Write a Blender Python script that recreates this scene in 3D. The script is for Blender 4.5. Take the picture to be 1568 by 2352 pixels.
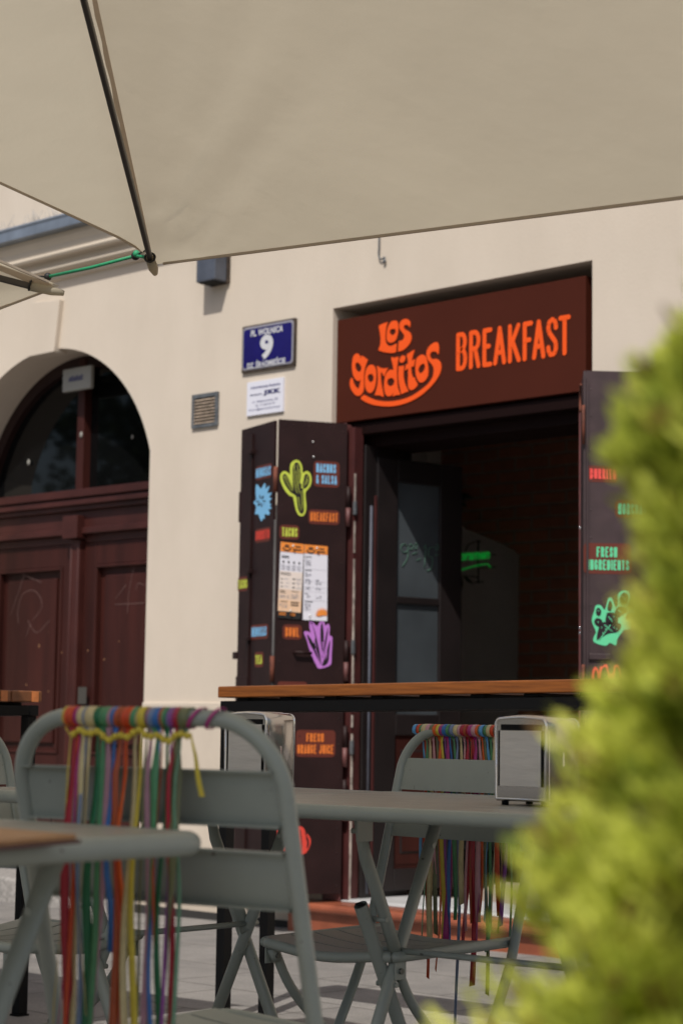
import bpy, bmesh, math, random
from mathutils import Vector, Matrix
random.seed(7)
PI = math.pi
for o in list(bpy.data.objects): bpy.data.objects.remove(o)
scene = bpy.context.scene
COL = scene.collection

# ------------------------------------------------------------------ camera
FP = 4436.0                                   # focal length in units of the 1568-wide photo grid
CAM = Vector((6.2, -6.7, 0.90))
up = Vector((566, 40000, -4436)).normalized()
mx = Vector((-4784, -424, -4436)); mx -= up*mx.dot(up); mx.normalize()
WX = -mx; WZ = up; WY = WZ.cross(WX)
RM = Matrix((WX, WY, WZ))                     # camera axes -> world axes
cd = bpy.data.cameras.new('camera'); cam = bpy.data.objects.new('camera', cd); COL.objects.link(cam)
cam.matrix_world = Matrix.Translation(CAM) @ RM.to_4x4()
cd.sensor_fit = 'HORIZONTAL'; cd.sensor_width = 24.0; cd.lens = FP/1568*24.0
cd.clip_start = 0.05; cd.clip_end = 2000
cd.dof.use_dof = True; cd.dof.focus_distance = 4.5; cd.dof.aperture_fstop = 5.6
scene.camera = cam

# ------------------------------------------------------------------ world, sun, exposure
SUNV = Vector((-.056, .11, -.159)).normalized()      # travel direction of sunlight
el = math.asin(-SUNV.z)
w = bpy.data.worlds.new('World'); scene.world = w; w.use_nodes = True
nt = w.node_tree; bg = nt.nodes['Background']
sky = nt.nodes.new('ShaderNodeTexSky'); sky.sky_type = 'NISHITA'; sky.sun_disc = False
sky.sun_elevation = el; sky.sun_rotation = math.atan2(-SUNV.x, -SUNV.y)
sky.air_density = 1.0; sky.dust_density = 2.5; sky.ozone_density = 1.0
nt.links.new(sky.outputs[0], bg.inputs[0]); bg.inputs[1].default_value = 0.085
sl = bpy.data.lights.new('sun', 'SUN'); sl.energy = 3.6; sl.angle = math.radians(0.55); sl.color = (1, .955, .89)
so = bpy.data.objects.new('sun', sl); COL.objects.link(so)
so.rotation_euler = SUNV.to_track_quat('-Z', 'Y').to_euler(); so.location = (3, -8, 12)
scene.view_settings.view_transform = 'Standard'; scene.view_settings.look = 'None'
scene.view_settings.exposure = 0.06; scene.view_settings.gamma = 1
scene.render.engine = 'CYCLES'
scene.cycles.use_denoising = True

# ------------------------------------------------------------------ measuring: a photo point onto a real plane
def ray(x, y): return (RM @ Vector((x-784, 1176-y, -FP)))/FP
def on(p, ax, v):
    d = ray(*p); t = (v-CAM[ax])/d[ax]; return CAM + d*t
def onpl(p, P, n):
    d = ray(*p); n = Vector(n); t = (Vector(P)-CAM).dot(n)/d.dot(n); return CAM + d*t
def zf(x0, y0, s): return lambda x, y: ((x0+s*x)/1.7417, (y0+s*y)/1.7417)
r1 = lambda x, y: (x*.5002, (600+.8712*y)/1.7417)
r2 = zf(1200, 950, .9765); r3 = zf(850, 1600, .5102); r4 = zf(0, 1300, .6803)
r5 = zf(0, 2700, .8713); r6 = zf(1200, 2600, .7015); r8 = zf(1300, 1600, .7015)
def G(x, y): return -.053 + .0101*x - .005*y - .001      # the square slopes gently to the house

# ------------------------------------------------------------------ materials
def mat(name, col, rough=.5, metal=0., var=0., vscale=8., bump=0., bscale=40., spec=.5, col2=None, detail=6., emit=None, est=1., stretch=None, bdist=.002):
    m = bpy.data.materials.new(name); m.use_nodes = True; t = m.node_tree; b = t.nodes['Principled BSDF']
    b.inputs['Base Color'].default_value = (*col, 1); b.inputs['Roughness'].default_value = rough
    b.inputs['Metallic'].default_value = metal; b.inputs['Specular IOR Level'].default_value = spec
    tc = t.nodes.new('ShaderNodeTexCoord')
    src = tc.outputs['Object']
    if stretch:
        mp = t.nodes.new('ShaderNodeMapping'); mp.inputs['Scale'].default_value = stretch
        t.links.new(src, mp.inputs[0]); src = mp.outputs[0]
    if var > 0 or col2:
        n = t.nodes.new('ShaderNodeTexNoise'); n.inputs['Scale'].default_value = vscale; n.inputs['Detail'].default_value = detail
        r = t.nodes.new('ShaderNodeValToRGB'); t.links.new(src, n.inputs['Vector']); t.links.new(n.outputs['Fac'], r.inputs[0])
        c2 = col2 or tuple(min(1, c*(1+var)) for c in col); c1 = tuple(c*(1-var) for c in col) if not col2 else col
        r.color_ramp.elements[0].position = .3; r.color_ramp.elements[1].position = .7
        r.color_ramp.elements[0].color = (*c1, 1); r.color_ramp.elements[1].color = (*c2, 1)
        t.links.new(r.outputs[0], b.inputs['Base Color'])
    if bump > 0:
        n2 = t.nodes.new('ShaderNodeTexNoise'); n2.inputs['Scale'].default_value = bscale; n2.inputs['Detail'].default_value = 8
        bp = t.nodes.new('ShaderNodeBump'); bp.inputs['Strength'].default_value = bump; bp.inputs['Distance'].default_value = bdist
        t.links.new(src, n2.inputs['Vector']); t.links.new(n2.outputs['Fac'], bp.inputs['Height']); t.links.new(bp.outputs[0], b.inputs['Normal'])
    if emit:
        b.inputs['Emission Color'].default_value = (*emit, 1); b.inputs['Emission Strength'].default_value = est
    return m
def srgb(r, g, b, k=1.0):
    f = lambda c: ((c/255+.055)/1.055)**2.4 if c > 10 else c/255/12.92
    return (f(r)*k, f(g)*k, f(b)*k)

M = {}
M['plaster'] = mat('plaster', (.62, .54, .45), .92, var=.035, vscale=1.6, bump=.35, bscale=70, spec=.15)
def weather(m, zlow):
    t = m.node_tree; b = t.nodes['Principled BSDF']; lk = b.inputs['Base Color'].links[0]; src = lk.from_socket
    tc = t.nodes.new('ShaderNodeTexCoord'); mp = t.nodes.new('ShaderNodeMapping'); mp.inputs['Scale'].default_value = (1.1, 1.1, .45)
    n = t.nodes.new('ShaderNodeTexNoise'); n.inputs['Scale'].default_value = 3.2; n.inputs['Detail'].default_value = 9; n.inputs['Roughness'].default_value = .65
    r = t.nodes.new('ShaderNodeValToRGB'); r.color_ramp.elements[0].position = .36; r.color_ramp.elements[0].color = (.972, .968, .96, 1); r.color_ramp.elements[1].position = .62; r.color_ramp.elements[1].color = (1.02, 1.02, 1.02, 1)
    mm = t.nodes.new('ShaderNodeMixRGB'); mm.blend_type = 'MULTIPLY'; mm.inputs[0].default_value = 1
    t.links.new(tc.outputs['Object'], mp.inputs[0]); t.links.new(mp.outputs[0], n.inputs['Vector']); t.links.new(n.outputs['Fac'], r.inputs[0])
    t.links.new(src, mm.inputs[1]); t.links.new(r.outputs[0], mm.inputs[2])
    sx = t.nodes.new('ShaderNodeSeparateXYZ'); t.links.new(tc.outputs['Object'], sx.inputs[0])
    mr = t.nodes.new('ShaderNodeMapRange'); mr.inputs[1].default_value = -.05; mr.inputs[2].default_value = zlow; mr.inputs[3].default_value = .55; mr.inputs[4].default_value = 0
    t.links.new(sx.outputs[2], mr.inputs[0]); m2 = t.nodes.new('ShaderNodeMixRGB'); m2.blend_type = 'MULTIPLY'; m2.inputs[2].default_value = (.55, .50, .45, 1)
    mu_ = t.nodes.new('ShaderNodeMath'); mu_.operation = 'MULTIPLY'; t.links.new(mr.outputs[0], mu_.inputs[0]); t.links.new(n.outputs['Fac'], mu_.inputs[1])
    t.links.new(mu_.outputs[0], m2.inputs[0]); t.links.new(mm.outputs[0], m2.inputs[1]); t.links.new(m2.outputs[0], b.inputs['Base Color'])
weather(M['plaster'], .4)
M['plaster2'] = mat('plinth_plaster', (.60, .52, .43), .92, var=.05, vscale=2.5, bump=.35, bscale=60, spec=.15)
weather(M['plaster2'], .4)
M['trim'] = mat('cornice_paint', (.60, .52, .42), .85, var=.05, vscale=2, spec=.2)
M['zinc'] = mat('zinc', (.30, .34, .40), .45, .6, var=.25, vscale=6)
M['wire'] = mat('wire', (.38, .36, .34), .55, .3)
M['doorwood'] = mat('door_paint', (.040, .0098, .0072), .5, spec=.28, var=.35, vscale=3, bump=.3, bscale=30, stretch=(3, 3, .35))
M['doorhi'] = mat('door_moulding', (.055, .015, .012), .42, spec=.35, var=.3, vscale=4)
M['scratch'] = mat('scratch', (.16, .09, .08), .7)
M['chip'] = mat('paint_chip', (.34, .17, .08), .8)
M['tape'] = mat('tape', (.055, .05, .042), .7)
M['glassdark'] = mat('dark_glass', (.0035, .0038, .004), .03, spec=.42)
M['glassdoor'] = mat('door_glass', (.06, .070, .078), .12, spec=.5, var=.3, vscale=2)  # grey base colour raised to stand in for sky reflected in the pane
M['black'] = mat('black_metal', (.004, .004, .0045), .5, spec=.16)
M['blackwood'] = mat('black_wood', (.012, .008, .008), .5, var=.3, vscale=5)
M['board'] = mat('sign_board', srgb(71, 31, 20), .6, var=.06, vscale=3, spec=.12)
M['boardside'] = mat('sign_edge', srgb(40, 20, 16), .6)
M['orange'] = mat('sign_orange', (.86, .100, .016), .55, spec=.12)
M['shutter'] = mat('shutter_paint', (.021, .0088, .0085), .52, var=.25, vscale=7, bump=.5, bscale=18, spec=.22)
M['shutter2'] = mat('shutter_paint_faded', (.047, .029, .031), .50, var=.25, vscale=9, bump=.7, bscale=22, spec=.4)
M['frame'] = mat('frame_paint', (.13, .046, .043), .55, var=.3, vscale=6, bump=.4, bscale=30)
M['framedark'] = mat('frame_dark', (.06, .014, .013), .55, var=.3, vscale=6)
M['rust'] = mat('rust', (.13, .035, .018), .8, var=.5, vscale=30)
M['worn'] = mat('worn_edge', (.42, .36, .31), .8, var=.5, vscale=25)
M['greyblue'] = mat('grey_profile', (.085, .09, .115), .4, var=.2, vscale=10)
M['white'] = mat('white_plate', (.72, .72, .80), .35, spec=.4)
M['ink'] = mat('blue_ink', (.03, .03, .12), .6)
M['inkl'] = mat('light_ink', (.14, .14, .26), .6)
M['enamel'] = mat('blue_enamel', (.012, .008, .115), .18, var=.2, vscale=6, spec=.55)
M['enamelw'] = mat('white_enamel', (.60, .60, .62), .3, spec=.5)
M['enamelr'] = mat('plaque_rim', (.30, .29, .33), .35)
M['rustdark'] = mat('rust_dark', (.05, .035, .025), .8, var=.6, vscale=40)
M['lampbox'] = mat('lamp_box', (.075, .085, .11), .45, var=.2, vscale=12)
M['ventgrey'] = mat('vent_frame', (.13, .14, .15), .5, .3, var=.3, vscale=30)
M['ventslat'] = mat('vent_slat', (.42, .33, .25), .6, var=.4, vscale=40)
M['offwhite'] = mat('plastic_white', (.30, .29, .26), .5)
M['terra'] = mat('terracotta', (.26, .075, .038), .32, var=.25, vscale=9, bump=.2, bscale=30)
M['marble'] = mat('threshold_stone', (.50, .50, .50), .45, var=.1, vscale=12)
M['granite'] = mat('granite', (.30, .28, .26), .85, var=.35, vscale=45, bump=.8, bscale=40)
M['gap'] = mat('ground_gap', (.03, .028, .026), .95)
M['grey'] = mat('chair_paint', (.285, .315, .285), .36, var=.045, vscale=14, spec=.42, bump=.05, bscale=300)
def scuff(m, c, sc_=55, lo=.70, hi=.74):
    t = m.node_tree; b = t.nodes['Principled BSDF']; src = b.inputs['Base Color'].links[0].from_socket
    tc = t.nodes.new('ShaderNodeTexCoord'); n = t.nodes.new('ShaderNodeTexNoise'); n.inputs['Scale'].default_value = sc_; n.inputs['Detail'].default_value = 4
    r = t.nodes.new('ShaderNodeValToRGB'); r.color_ramp.elements[0].position = lo; r.color_ramp.elements[0].color = (0,0,0,1); r.color_ramp.elements[1].position = hi; r.color_ramp.elements[1].color = (1,1,1,1)
    mm = t.nodes.new('ShaderNodeMixRGB'); mm.inputs[2].default_value = (*c, 1)
    t.links.new(tc.outputs['Object'], n.inputs['Vector']); t.links.new(n.outputs['Fac'], r.inputs[0]); t.links.new(r.outputs[0], mm.inputs[0]); t.links.new(src, mm.inputs[1]); t.links.new(mm.outputs[0], b.inputs['Base Color'])
scuff(M['grey'], (.10,.095,.08))
M['greytop'] = mat('table_slat_paint', (.335, .325, .285), .36, var=.08, vscale=10, spec=.42)
M['bolt'] = mat('bolt', (.10, .11, .10), .35, .6)
M['hole'] = mat('hole_black', (.004, .004, .004), .9)
M['chrome'] = mat('chrome', (.50, .475, .455), .19, 1.0, bump=.12, bscale=7, bdist=.01)
M['chromeedge'] = mat('chrome_edge', (.75, .75, .77), .07, 1.0)
M['napkin'] = mat('napkin', (.60, .58, .56), .9, var=.06, vscale=12, bump=.5, bscale=14, spec=.1, stretch=(1, 1, 5), bdist=.004)
M['endgrain'] = mat('end_grain', (.17, .06, .02), .5, var=.3, vscale=30)
M['endgrain2'] = mat('end_grain_light', (.52, .17, .05), .5, var=.2, vscale=30)
M['rib'] = mat('rib_metal', (.060, .052, .046), .38, .4)
M['ribcap'] = mat('rib_cap', (.075, .072, .07), .5)
M['cordblack'] = mat('black_cord', (.008, .008, .008), .6)
M['cordgreen'] = mat('green_cord', (.02, .28, .12), .6, var=.2, vscale=200)
M['bark'] = mat('bark', (.06, .035, .02), .9, var=.4, vscale=30)
M['neon'] = mat('neon_green', (.02, .2, .03), .5, emit=(.02, .85, .10), est=.15)
M['chalk'] = mat('chalk_green', (.06, .14, .10), .8)
M['plant'] = mat('plant_leaf', (.012, .03, .012), .6)
M['wallwhite'] = mat('interior_white', (.80, .77, .76), .9, var=.05, vscale=3)
M['floorin'] = mat('interior_floor', (.34, .28, .23), .6)
M['ceilin'] = mat('interior_ceiling', (.75, .73, .71), .9)
M['screw'] = mat('screw_head', (.8, .8, .78), .3, .7)

def wood_mat(name, c1, c2, ax, sc):
    m = bpy.data.materials.new(name); m.use_nodes = True; t = m.node_tree; b = t.nodes['Principled BSDF']
    tc = t.nodes.new('ShaderNodeTexCoord'); mp = t.nodes.new('ShaderNodeMapping'); s = [sc*2, sc*2, sc*2]; s[ax] = sc*.09
    mp.inputs['Scale'].default_value = s; n = t.nodes.new('ShaderNodeTexNoise'); n.inputs['Scale'].default_value = 3; n.inputs['Detail'].default_value = 9
    n.inputs['Roughness'].default_value = .7
    r = t.nodes.new('ShaderNodeValToRGB'); r.color_ramp.elements[0].position = .33; r.color_ramp.elements[1].position = .68
    r.color_ramp.elements[0].color = (*c1, 1); r.color_ramp.elements[1].color = (*c2, 1)
    t.links.new(tc.outputs['Object'], mp.inputs[0]); t.links.new(mp.outputs[0], n.inputs['Vector']); t.links.new(n.outputs['Fac'], r.inputs[0])
    t.links.new(r.outputs[0], b.inputs['Base Color']); b.inputs['Roughness'].default_value = .42
    bp = t.nodes.new('ShaderNodeBump'); bp.inputs['Strength'].default_value = .3; bp.inputs['Distance'].default_value = .001
    t.links.new(n.outputs['Fac'], bp.inputs['Height']); t.links.new(bp.outputs[0], b.inputs['Normal'])
    return m
M['barwood'] = wood_mat('bar_wood', (.13, .038, .007), (.27, .085, .015), 0, 22)
M['boardwood'] = wood_mat('board_wood', (.30, .13, .04), (.48, .25, .09), 0, 10)

def brick_mat(name, c1, c2, mortar, sx, w_, h_, ms, ground=False, rough=.85):
    m = bpy.data.materials.new(name); m.use_nodes = True; t = m.node_tree; b = t.nodes['Principled BSDF']
    tc = t.nodes.new('ShaderNodeTexCoord'); mp = t.nodes.new('ShaderNodeMapping')
    if not ground: mp.inputs['Rotation'].default_value = (-PI/2, 0, 0)
    else: mp.inputs['Rotation'].default_value = (0, 0, .06)
    nd = t.nodes.new('ShaderNodeTexNoise'); nd.inputs['Scale'].default_value = 6
    mixv = t.nodes.new('ShaderNodeMixRGB'); mixv.blend_type = 'LINEAR_LIGHT'; mixv.inputs[0].default_value = .008
    br = t.nodes.new('ShaderNodeTexBrick'); br.inputs['Scale'].default_value = sx
    br.inputs['Color1'].default_value = (*c1, 1); br.inputs['Color2'].default_value = (*c2, 1); br.inputs['Mortar'].default_value = (*mortar, 1)
    br.inputs['Mortar Size'].default_value = ms; br.inputs['Mortar Smooth'].default_value = .3; br.inputs['Brick Width'].default_value = w_; br.inputs['Row Height'].default_value = h_
    br.offset = .5
    t.links.new(tc.outputs['Object'], mp.inputs[0]); t.links.new(mp.outputs[0], mixv.inputs[1]); t.links.new(mp.outputs[0], nd.inputs['Vector'])
    t.links.new(nd.outputs['Color'], mixv.inputs[2]); t.links.new(mixv.outputs[0], br.inputs['Vector'])
    n = t.nodes.new('ShaderNodeTexNoise'); n.inputs['Scale'].default_value = 4 if ground else 12; n.inputs['Detail'].default_value = 10; n.inputs['Roughness'].default_value = .7
    mm = t.nodes.new('ShaderNodeMixRGB'); mm.blend_type = 'MULTIPLY'; mm.inputs[0].default_value = .8 if ground else .55
    rr = t.nodes.new('ShaderNodeValToRGB'); rr.color_ramp.elements[0].position = .3; rr.color_ramp.elements[0].color = (.62, .62, .62, 1); rr.color_ramp.elements[1].position = .7; rr.color_ramp.elements[1].color = (1.15, 1.13, 1.1, 1)
    t.links.new(tc.outputs['Object'], n.inputs['Vector']); t.links.new(n.outputs['Fac'], rr.inputs[0])
    t.links.new(br.outputs['Color'], mm.inputs[1]); t.links.new(rr.outputs[0], mm.inputs[2])
    last = mm.outputs[0]
    if ground:
        n3 = t.nodes.new('ShaderNodeTexNoise'); n3.inputs['Scale'].default_value = 160; n3.inputs['Detail'].default_value = 3
        m3 = t.nodes.new('ShaderNodeMixRGB'); m3.blend_type = 'MULTIPLY'; m3.inputs[0].default_value = .5
        r3_ = t.nodes.new('ShaderNodeValToRGB'); r3_.color_ramp.elements[0].position = .35; r3_.color_ramp.elements[0].color = (.6, .6, .6, 1); r3_.color_ramp.elements[1].position = .6; r3_.color_ramp.elements[1].color = (1.1, 1.1, 1.1, 1)
        t.links.new(tc.outputs['Object'], n3.inputs['Vector']); t.links.new(n3.outputs['Fac'], r3_.inputs[0]); t.links.new(last, m3.inputs[1]); t.links.new(r3_.outputs[0], m3.inputs[2]); last = m3.outputs[0]
    t.links.new(last, b.inputs['Base Color']); b.inputs['Roughness'].default_value = rough
    bp = t.nodes.new('ShaderNodeBump'); bp.inputs['Strength'].default_value = .6; bp.inputs['Distance'].default_value = .004
    bp.invert = True
    t.links.new(br.outputs['Fac'], bp.inputs['Height']); t.links.new(bp.outputs[0], b.inputs['Normal'])
    return m
M['paving'] = brick_mat('paving', (.265, .25, .235), (.225, .212, .2), (.12, .11, .10), 1, .62, .44, .006, ground=True)
M['brick'] = brick_mat('brick', (.30, .11, .062), (.22, .09, .055), (.2, .15, .12), 1, .26, .075, .010)

def cloth_mat(name, col, trans, tcol):
    m = bpy.data.materials.new(name); m.use_nodes = True; t = m.node_tree
    for n in list(t.nodes): t.nodes.remove(n)
    out = t.nodes.new('ShaderNodeOutputMaterial'); d = t.nodes.new('ShaderNodeBsdfDiffuse'); tr = t.nodes.new('ShaderNodeBsdfTranslucent'); mx_ = t.nodes.new('ShaderNodeMixShader')
    mx_.inputs[0].default_value = trans
    tc = t.nodes.new('ShaderNodeTexCoord'); n = t.nodes.new('ShaderNodeTexNoise'); n.inputs['Scale'].default_value = 1.4; n.inputs['Detail'].default_value = 5
    r = t.nodes.new('ShaderNodeValToRGB'); r.color_ramp.elements[0].position = .3; r.color_ramp.elements[1].position = .7
    r.color_ramp.elements[0].color = (*[c*.94 for c in tcol], 1); r.color_ramp.elements[1].color = (*[min(1, c*1.05) for c in tcol], 1)
    t.links.new(tc.outputs['Object'], n.inputs['Vector']); t.links.new(n.outputs['Fac'], r.inputs[0]); t.links.new(r.outputs[0], tr.inputs['Color'])
    d.inputs['Color'].default_value = (*col, 1)
    n2 = t.nodes.new('ShaderNodeTexNoise'); n2.inputs['Scale'].default_value = 7; n2.inputs['Detail'].default_value = 6
    bp = t.nodes.new('ShaderNodeBump'); bp.inputs['Strength'].default_value = .28; bp.inputs['Distance'].default_value = .015
    t.links.new(tc.outputs['Object'], n2.inputs['Vector']); t.links.new(n2.outputs['Fac'], bp.inputs['Height'])
    t.links.new(bp.outputs[0], d.inputs['Normal']); t.links.new(bp.outputs[0], tr.inputs['Normal'])
    t.links.new(d.outputs[0], mx_.inputs[1]); t.links.new(tr.outputs[0], mx_.inputs[2]); t.links.new(mx_.outputs[0], out.inputs[0])
    return m
M['canvas'] = cloth_mat('canvas', (.58, .53, .42), .55, (.665, .594, .457))
M['canvashem'] = cloth_mat('canvas_hem', (.58, .50, .40), .3, (.5, .38, .28))

def leaf_mat(name, c1, c2):
    m = bpy.data.materials.new(name); m.use_nodes = True; t = m.node_tree
    for n in list(t.nodes): t.nodes.remove(n)
    out = t.nodes.new('ShaderNodeOutputMaterial'); d = t.nodes.new('ShaderNodeBsdfPrincipled'); tr = t.nodes.new('ShaderNodeBsdfTranslucent'); mx_ = t.nodes.new('ShaderNodeMixShader')
    mx_.inputs[0].default_value = .5; d.inputs['Roughness'].default_value = .6; d.inputs['Specular IOR Level'].default_value = .2
    tc = t.nodes.new('ShaderNodeTexCoord'); n = t.nodes.new('ShaderNodeTexNoise'); n.inputs['Scale'].default_value = 9; n.inputs['Detail'].default_value = 3
    r = t.nodes.new('ShaderNodeValToRGB'); r.color_ramp.elements[0].position = .35; r.color_ramp.elements[1].position = .68
    r.color_ramp.elements[0].color = (*c1, 1); r.color_ramp.elements[1].color = (*c2, 1)
    t.links.new(tc.outputs['Object'], n.inputs['Vector']); t.links.new(n.outputs['Fac'], r.inputs[0]); t.links.new(r.outputs[0], d.inputs['Base Color']); t.links.new(r.outputs[0], tr.inputs['Color'])
    t.links.new(d.outputs[0], mx_.inputs[1]); t.links.new(tr.outputs[0], mx_.inputs[2]); t.links.new(mx_.outputs[0], out.inputs[0])
    return m
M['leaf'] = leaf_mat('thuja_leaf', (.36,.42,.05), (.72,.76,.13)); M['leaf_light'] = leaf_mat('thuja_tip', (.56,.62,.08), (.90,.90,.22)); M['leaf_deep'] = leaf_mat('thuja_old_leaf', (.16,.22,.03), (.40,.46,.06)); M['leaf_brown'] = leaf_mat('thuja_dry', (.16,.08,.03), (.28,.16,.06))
M['treeleaf'] = leaf_mat('tree_leaf', (.03,.06,.015), (.08,.12,.03))

# ------------------------------------------------------------------ mesh building
class MB:
    def __init__(s): s.v = []; s.f = []; s.m = []; s.sm = []
    def add(s, vs, fs, mi=0, smooth=False):
        b = len(s.v); s.v += [Vector(p) for p in vs]
        for f in fs: s.f.append([b+i for i in f]); s.m.append(mi); s.sm.append(smooth)
        return s
    def box(s, x0, x1, y0, y1, z0, z1, mi=0):
        return s.add([(x0,y0,z0),(x1,y0,z0),(x1,y1,z0),(x0,y1,z0),(x0,y0,z1),(x1,y0,z1),(x1,y1,z1),(x0,y1,z1)],
                     [(3,2,1,0),(4,5,6,7),(0,1,5,4),(1,2,6,5),(2,3,7,6),(3,0,4,7)], mi)
    def hexa(s, P, mi=0): return s.add(P, [(3,2,1,0),(4,5,6,7),(0,1,5,4),(1,2,6,5),(2,3,7,6),(3,0,4,7)], mi)
    def bar(s, a, b, wd, ht, upv=(0,0,1), mi=0):
        a = Vector(a); b = Vector(b); d = (b-a).normalized(); sd = d.cross(Vector(upv)).normalized(); u = sd.cross(d)
        P = []
        for q in (a, b):
            for sx, sz in ((-1,-1),(1,-1),(1,1),(-1,1)): P.append(q+sd*sx*wd/2+u*sz*ht/2)
        return s.add(P, [(0,1,2,3),(7,6,5,4),(0,4,5,1),(1,5,6,2),(2,6,7,3),(3,7,4,0)], mi)
    def tube(s, pts, r, seg=12, mi=0, closed=False, flat=None, caps=True):
        pts = [Vector(p) for p in pts]; n = len(pts)
        rs = r if isinstance(r, (list, tuple)) else [r]*n
        if closed: tan = [(pts[(i+1)%n]-pts[i-1]).normalized() for i in range(n)]
        else: tan = [(pts[min(i+1,n-1)]-pts[max(i-1,0)]).normalized() for i in range(n)]
        ref = Vector((0,0,1)) if abs(tan[0].z) < .9 else Vector((1,0,0))
        u = tan[0].cross(ref).normalized(); b0 = len(s.v); V = []
        for i in range(n):
            u = (u - tan[i]*u.dot(tan[i])).normalized(); w_ = tan[i].cross(u)
            for k in range(seg):
                a = 2*PI*k/seg; o = (u*math.cos(a)+w_*math.sin(a))*rs[i]
                if flat: o = o - Vector(flat[0])*o.dot(Vector(flat[0]))*(1-flat[1])
                V.append(pts[i]+o)
        F = []
        for i in range(n if closed else n-1):
            j = (i+1) % n
            for k in range(seg): F.append((i*seg+k, i*seg+(k+1)%seg, j*seg+(k+1)%seg, j*seg+k))
        s.add(V, F, mi, True)
        if caps and not closed: s.f.append([b0+k for k in range(seg)][::-1]); s.m.append(mi); s.sm.append(False); s.f.append([b0+(n-1)*seg+k for k in range(seg)]); s.m.append(mi); s.sm.append(False)
        return s
    def ball(s, c, r, mi=0, sq=(1,1,1), seg=10):
        V = []; F = []; c = Vector(c); rings = seg//2+1
        for i in range(rings+1):
            th = PI*i/rings
            for k in range(seg):
                a = 2*PI*k/seg; V.append(c+Vector((math.sin(th)*math.cos(a)*r*sq[0], math.sin(th)*math.sin(a)*r*sq[1], math.cos(th)*r*sq[2])))
        for i in range(rings):
            for k in range(seg): F.append((i*seg+k, (i+1)*seg+k, (i+1)*seg+(k+1)%seg, i*seg+(k+1)%seg))
        return s.add(V, F, mi, True)
    def prism(s, poly, fn, d0, d1, mi=0):
        """poly [(u,v)] -> fn(u,v,d)"""
        n = len(poly); V = [fn(u, v, d0) for u, v in poly]+[fn(u, v, d1) for u, v in poly]
        F = [tuple(range(n))[::-1], tuple(range(n, 2*n))]+[(i, (i+1)%n, n+(i+1)%n, n+i) for i in range(n)]
        return s.add(V, F, mi)
    def build(s, name, mats, parent=None, loc=None, bevel=0., xf=None, subs=0, recalc=True):
        me = bpy.data.meshes.new(name)
        V = s.v if xf is None else [xf @ p for p in s.v]
        off = Vector((0,0,0))
        if parent is not None: off = Vector(parent.get('_w', (0,0,0)))
        elif loc is not None: off = Vector(loc)
        me.from_pydata([tuple(p-off) for p in V], [], s.f)
        for mt in (mats if isinstance(mats, (list, tuple)) else [mats]): me.materials.append(M[mt] if isinstance(mt, str) else mt)
        for i, p in enumerate(me.polygons): p.material_index = s.m[i]; p.use_smooth = s.sm[i]
        if recalc:
            bm = bmesh.new(); bm.from_mesh(me); bmesh.ops.recalc_face_normals(bm, faces=bm.faces); bm.to_mesh(me); bm.free()
        me.update()
        o = bpy.data.objects.new(name, me); COL.objects.link(o)
        if parent is not None: o.parent = parent; o['_w'] = parent.get('_w', (0,0,0))
        elif loc is not None: o.location = off; o['_w'] = tuple(off)
        else: o['_w'] = (0., 0., 0.)
        if bevel: b = o.modifiers.new('bevel', 'BEVEL'); b.width = bevel; b.segments = 2; b.limit_method = 'ANGLE'; b.angle_limit = math.radians(40)
        return o
def tag(o, label=None, cat=None, group=None, kind=None):
    if label: o['label'] = label
    if cat: o['category'] = cat
    if group: o['group'] = group
    if kind: o['kind'] = kind
    return o
def thing(name, loc, label, cat, group=None):
    o = bpy.data.objects.new(name, None); COL.objects.link(o); o.location = loc; o['_w'] = tuple(loc); o.empty_display_size = .05
    return tag(o, label, cat, group)
def smooth_loop(P, closed=True, k=4):
    n = len(P); out = []
    for i in range(n if closed else n-1):
        g = lambda j: P[j % n] if closed else P[max(0, min(n-1, j))]
        p0, p1, p2, p3 = g(i-1), g(i), g(i+1), g(i+2)
        for t in range(k):
            t /= k
            out.append(tuple(.5*((2*p1[c])+(-p0[c]+p2[c])*t+(2*p0[c]-5*p1[c]+4*p2[c]-p3[c])*t*t+(-p0[c]+3*p1[c]-3*p2[c]+p3[c])*t**3) for c in range(len(p1))))
    if not closed: out.append(tuple(P[-1]))
    return out
def fill2d(loops, depth):
    """2-D loops (holes allowed) -> (verts, faces) of a slab of thickness depth, front at d=+depth"""
    cu = bpy.data.curves.new('tmp', 'CURVE'); cu.dimensions = '2D'; cu.fill_mode = 'BOTH'; cu.extrude = depth/2 if depth else 0
    for L in loops:
        sp = cu.splines.new('POLY'); sp.points.add(len(L)-1); sp.use_cyclic_u = True
        for i, p in enumerate(L): sp.points[i].co = (p[0], p[1], 0, 1)
    ob = bpy.data.objects.new('tmp', cu); COL.objects.link(ob)
    bpy.context.view_layer.update()
    me = bpy.data.meshes.new_from_object(ob.evaluated_get(bpy.context.evaluated_depsgraph_get()))
    V = [(v.co.x, v.co.y, v.co.z+depth/2) for v in me.vertices]; F = [tuple(p.vertices) for p in me.polygons]
    bpy.data.objects.remove(ob); bpy.data.curves.remove(cu); bpy.data.meshes.remove(me)
    return V, F
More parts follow.
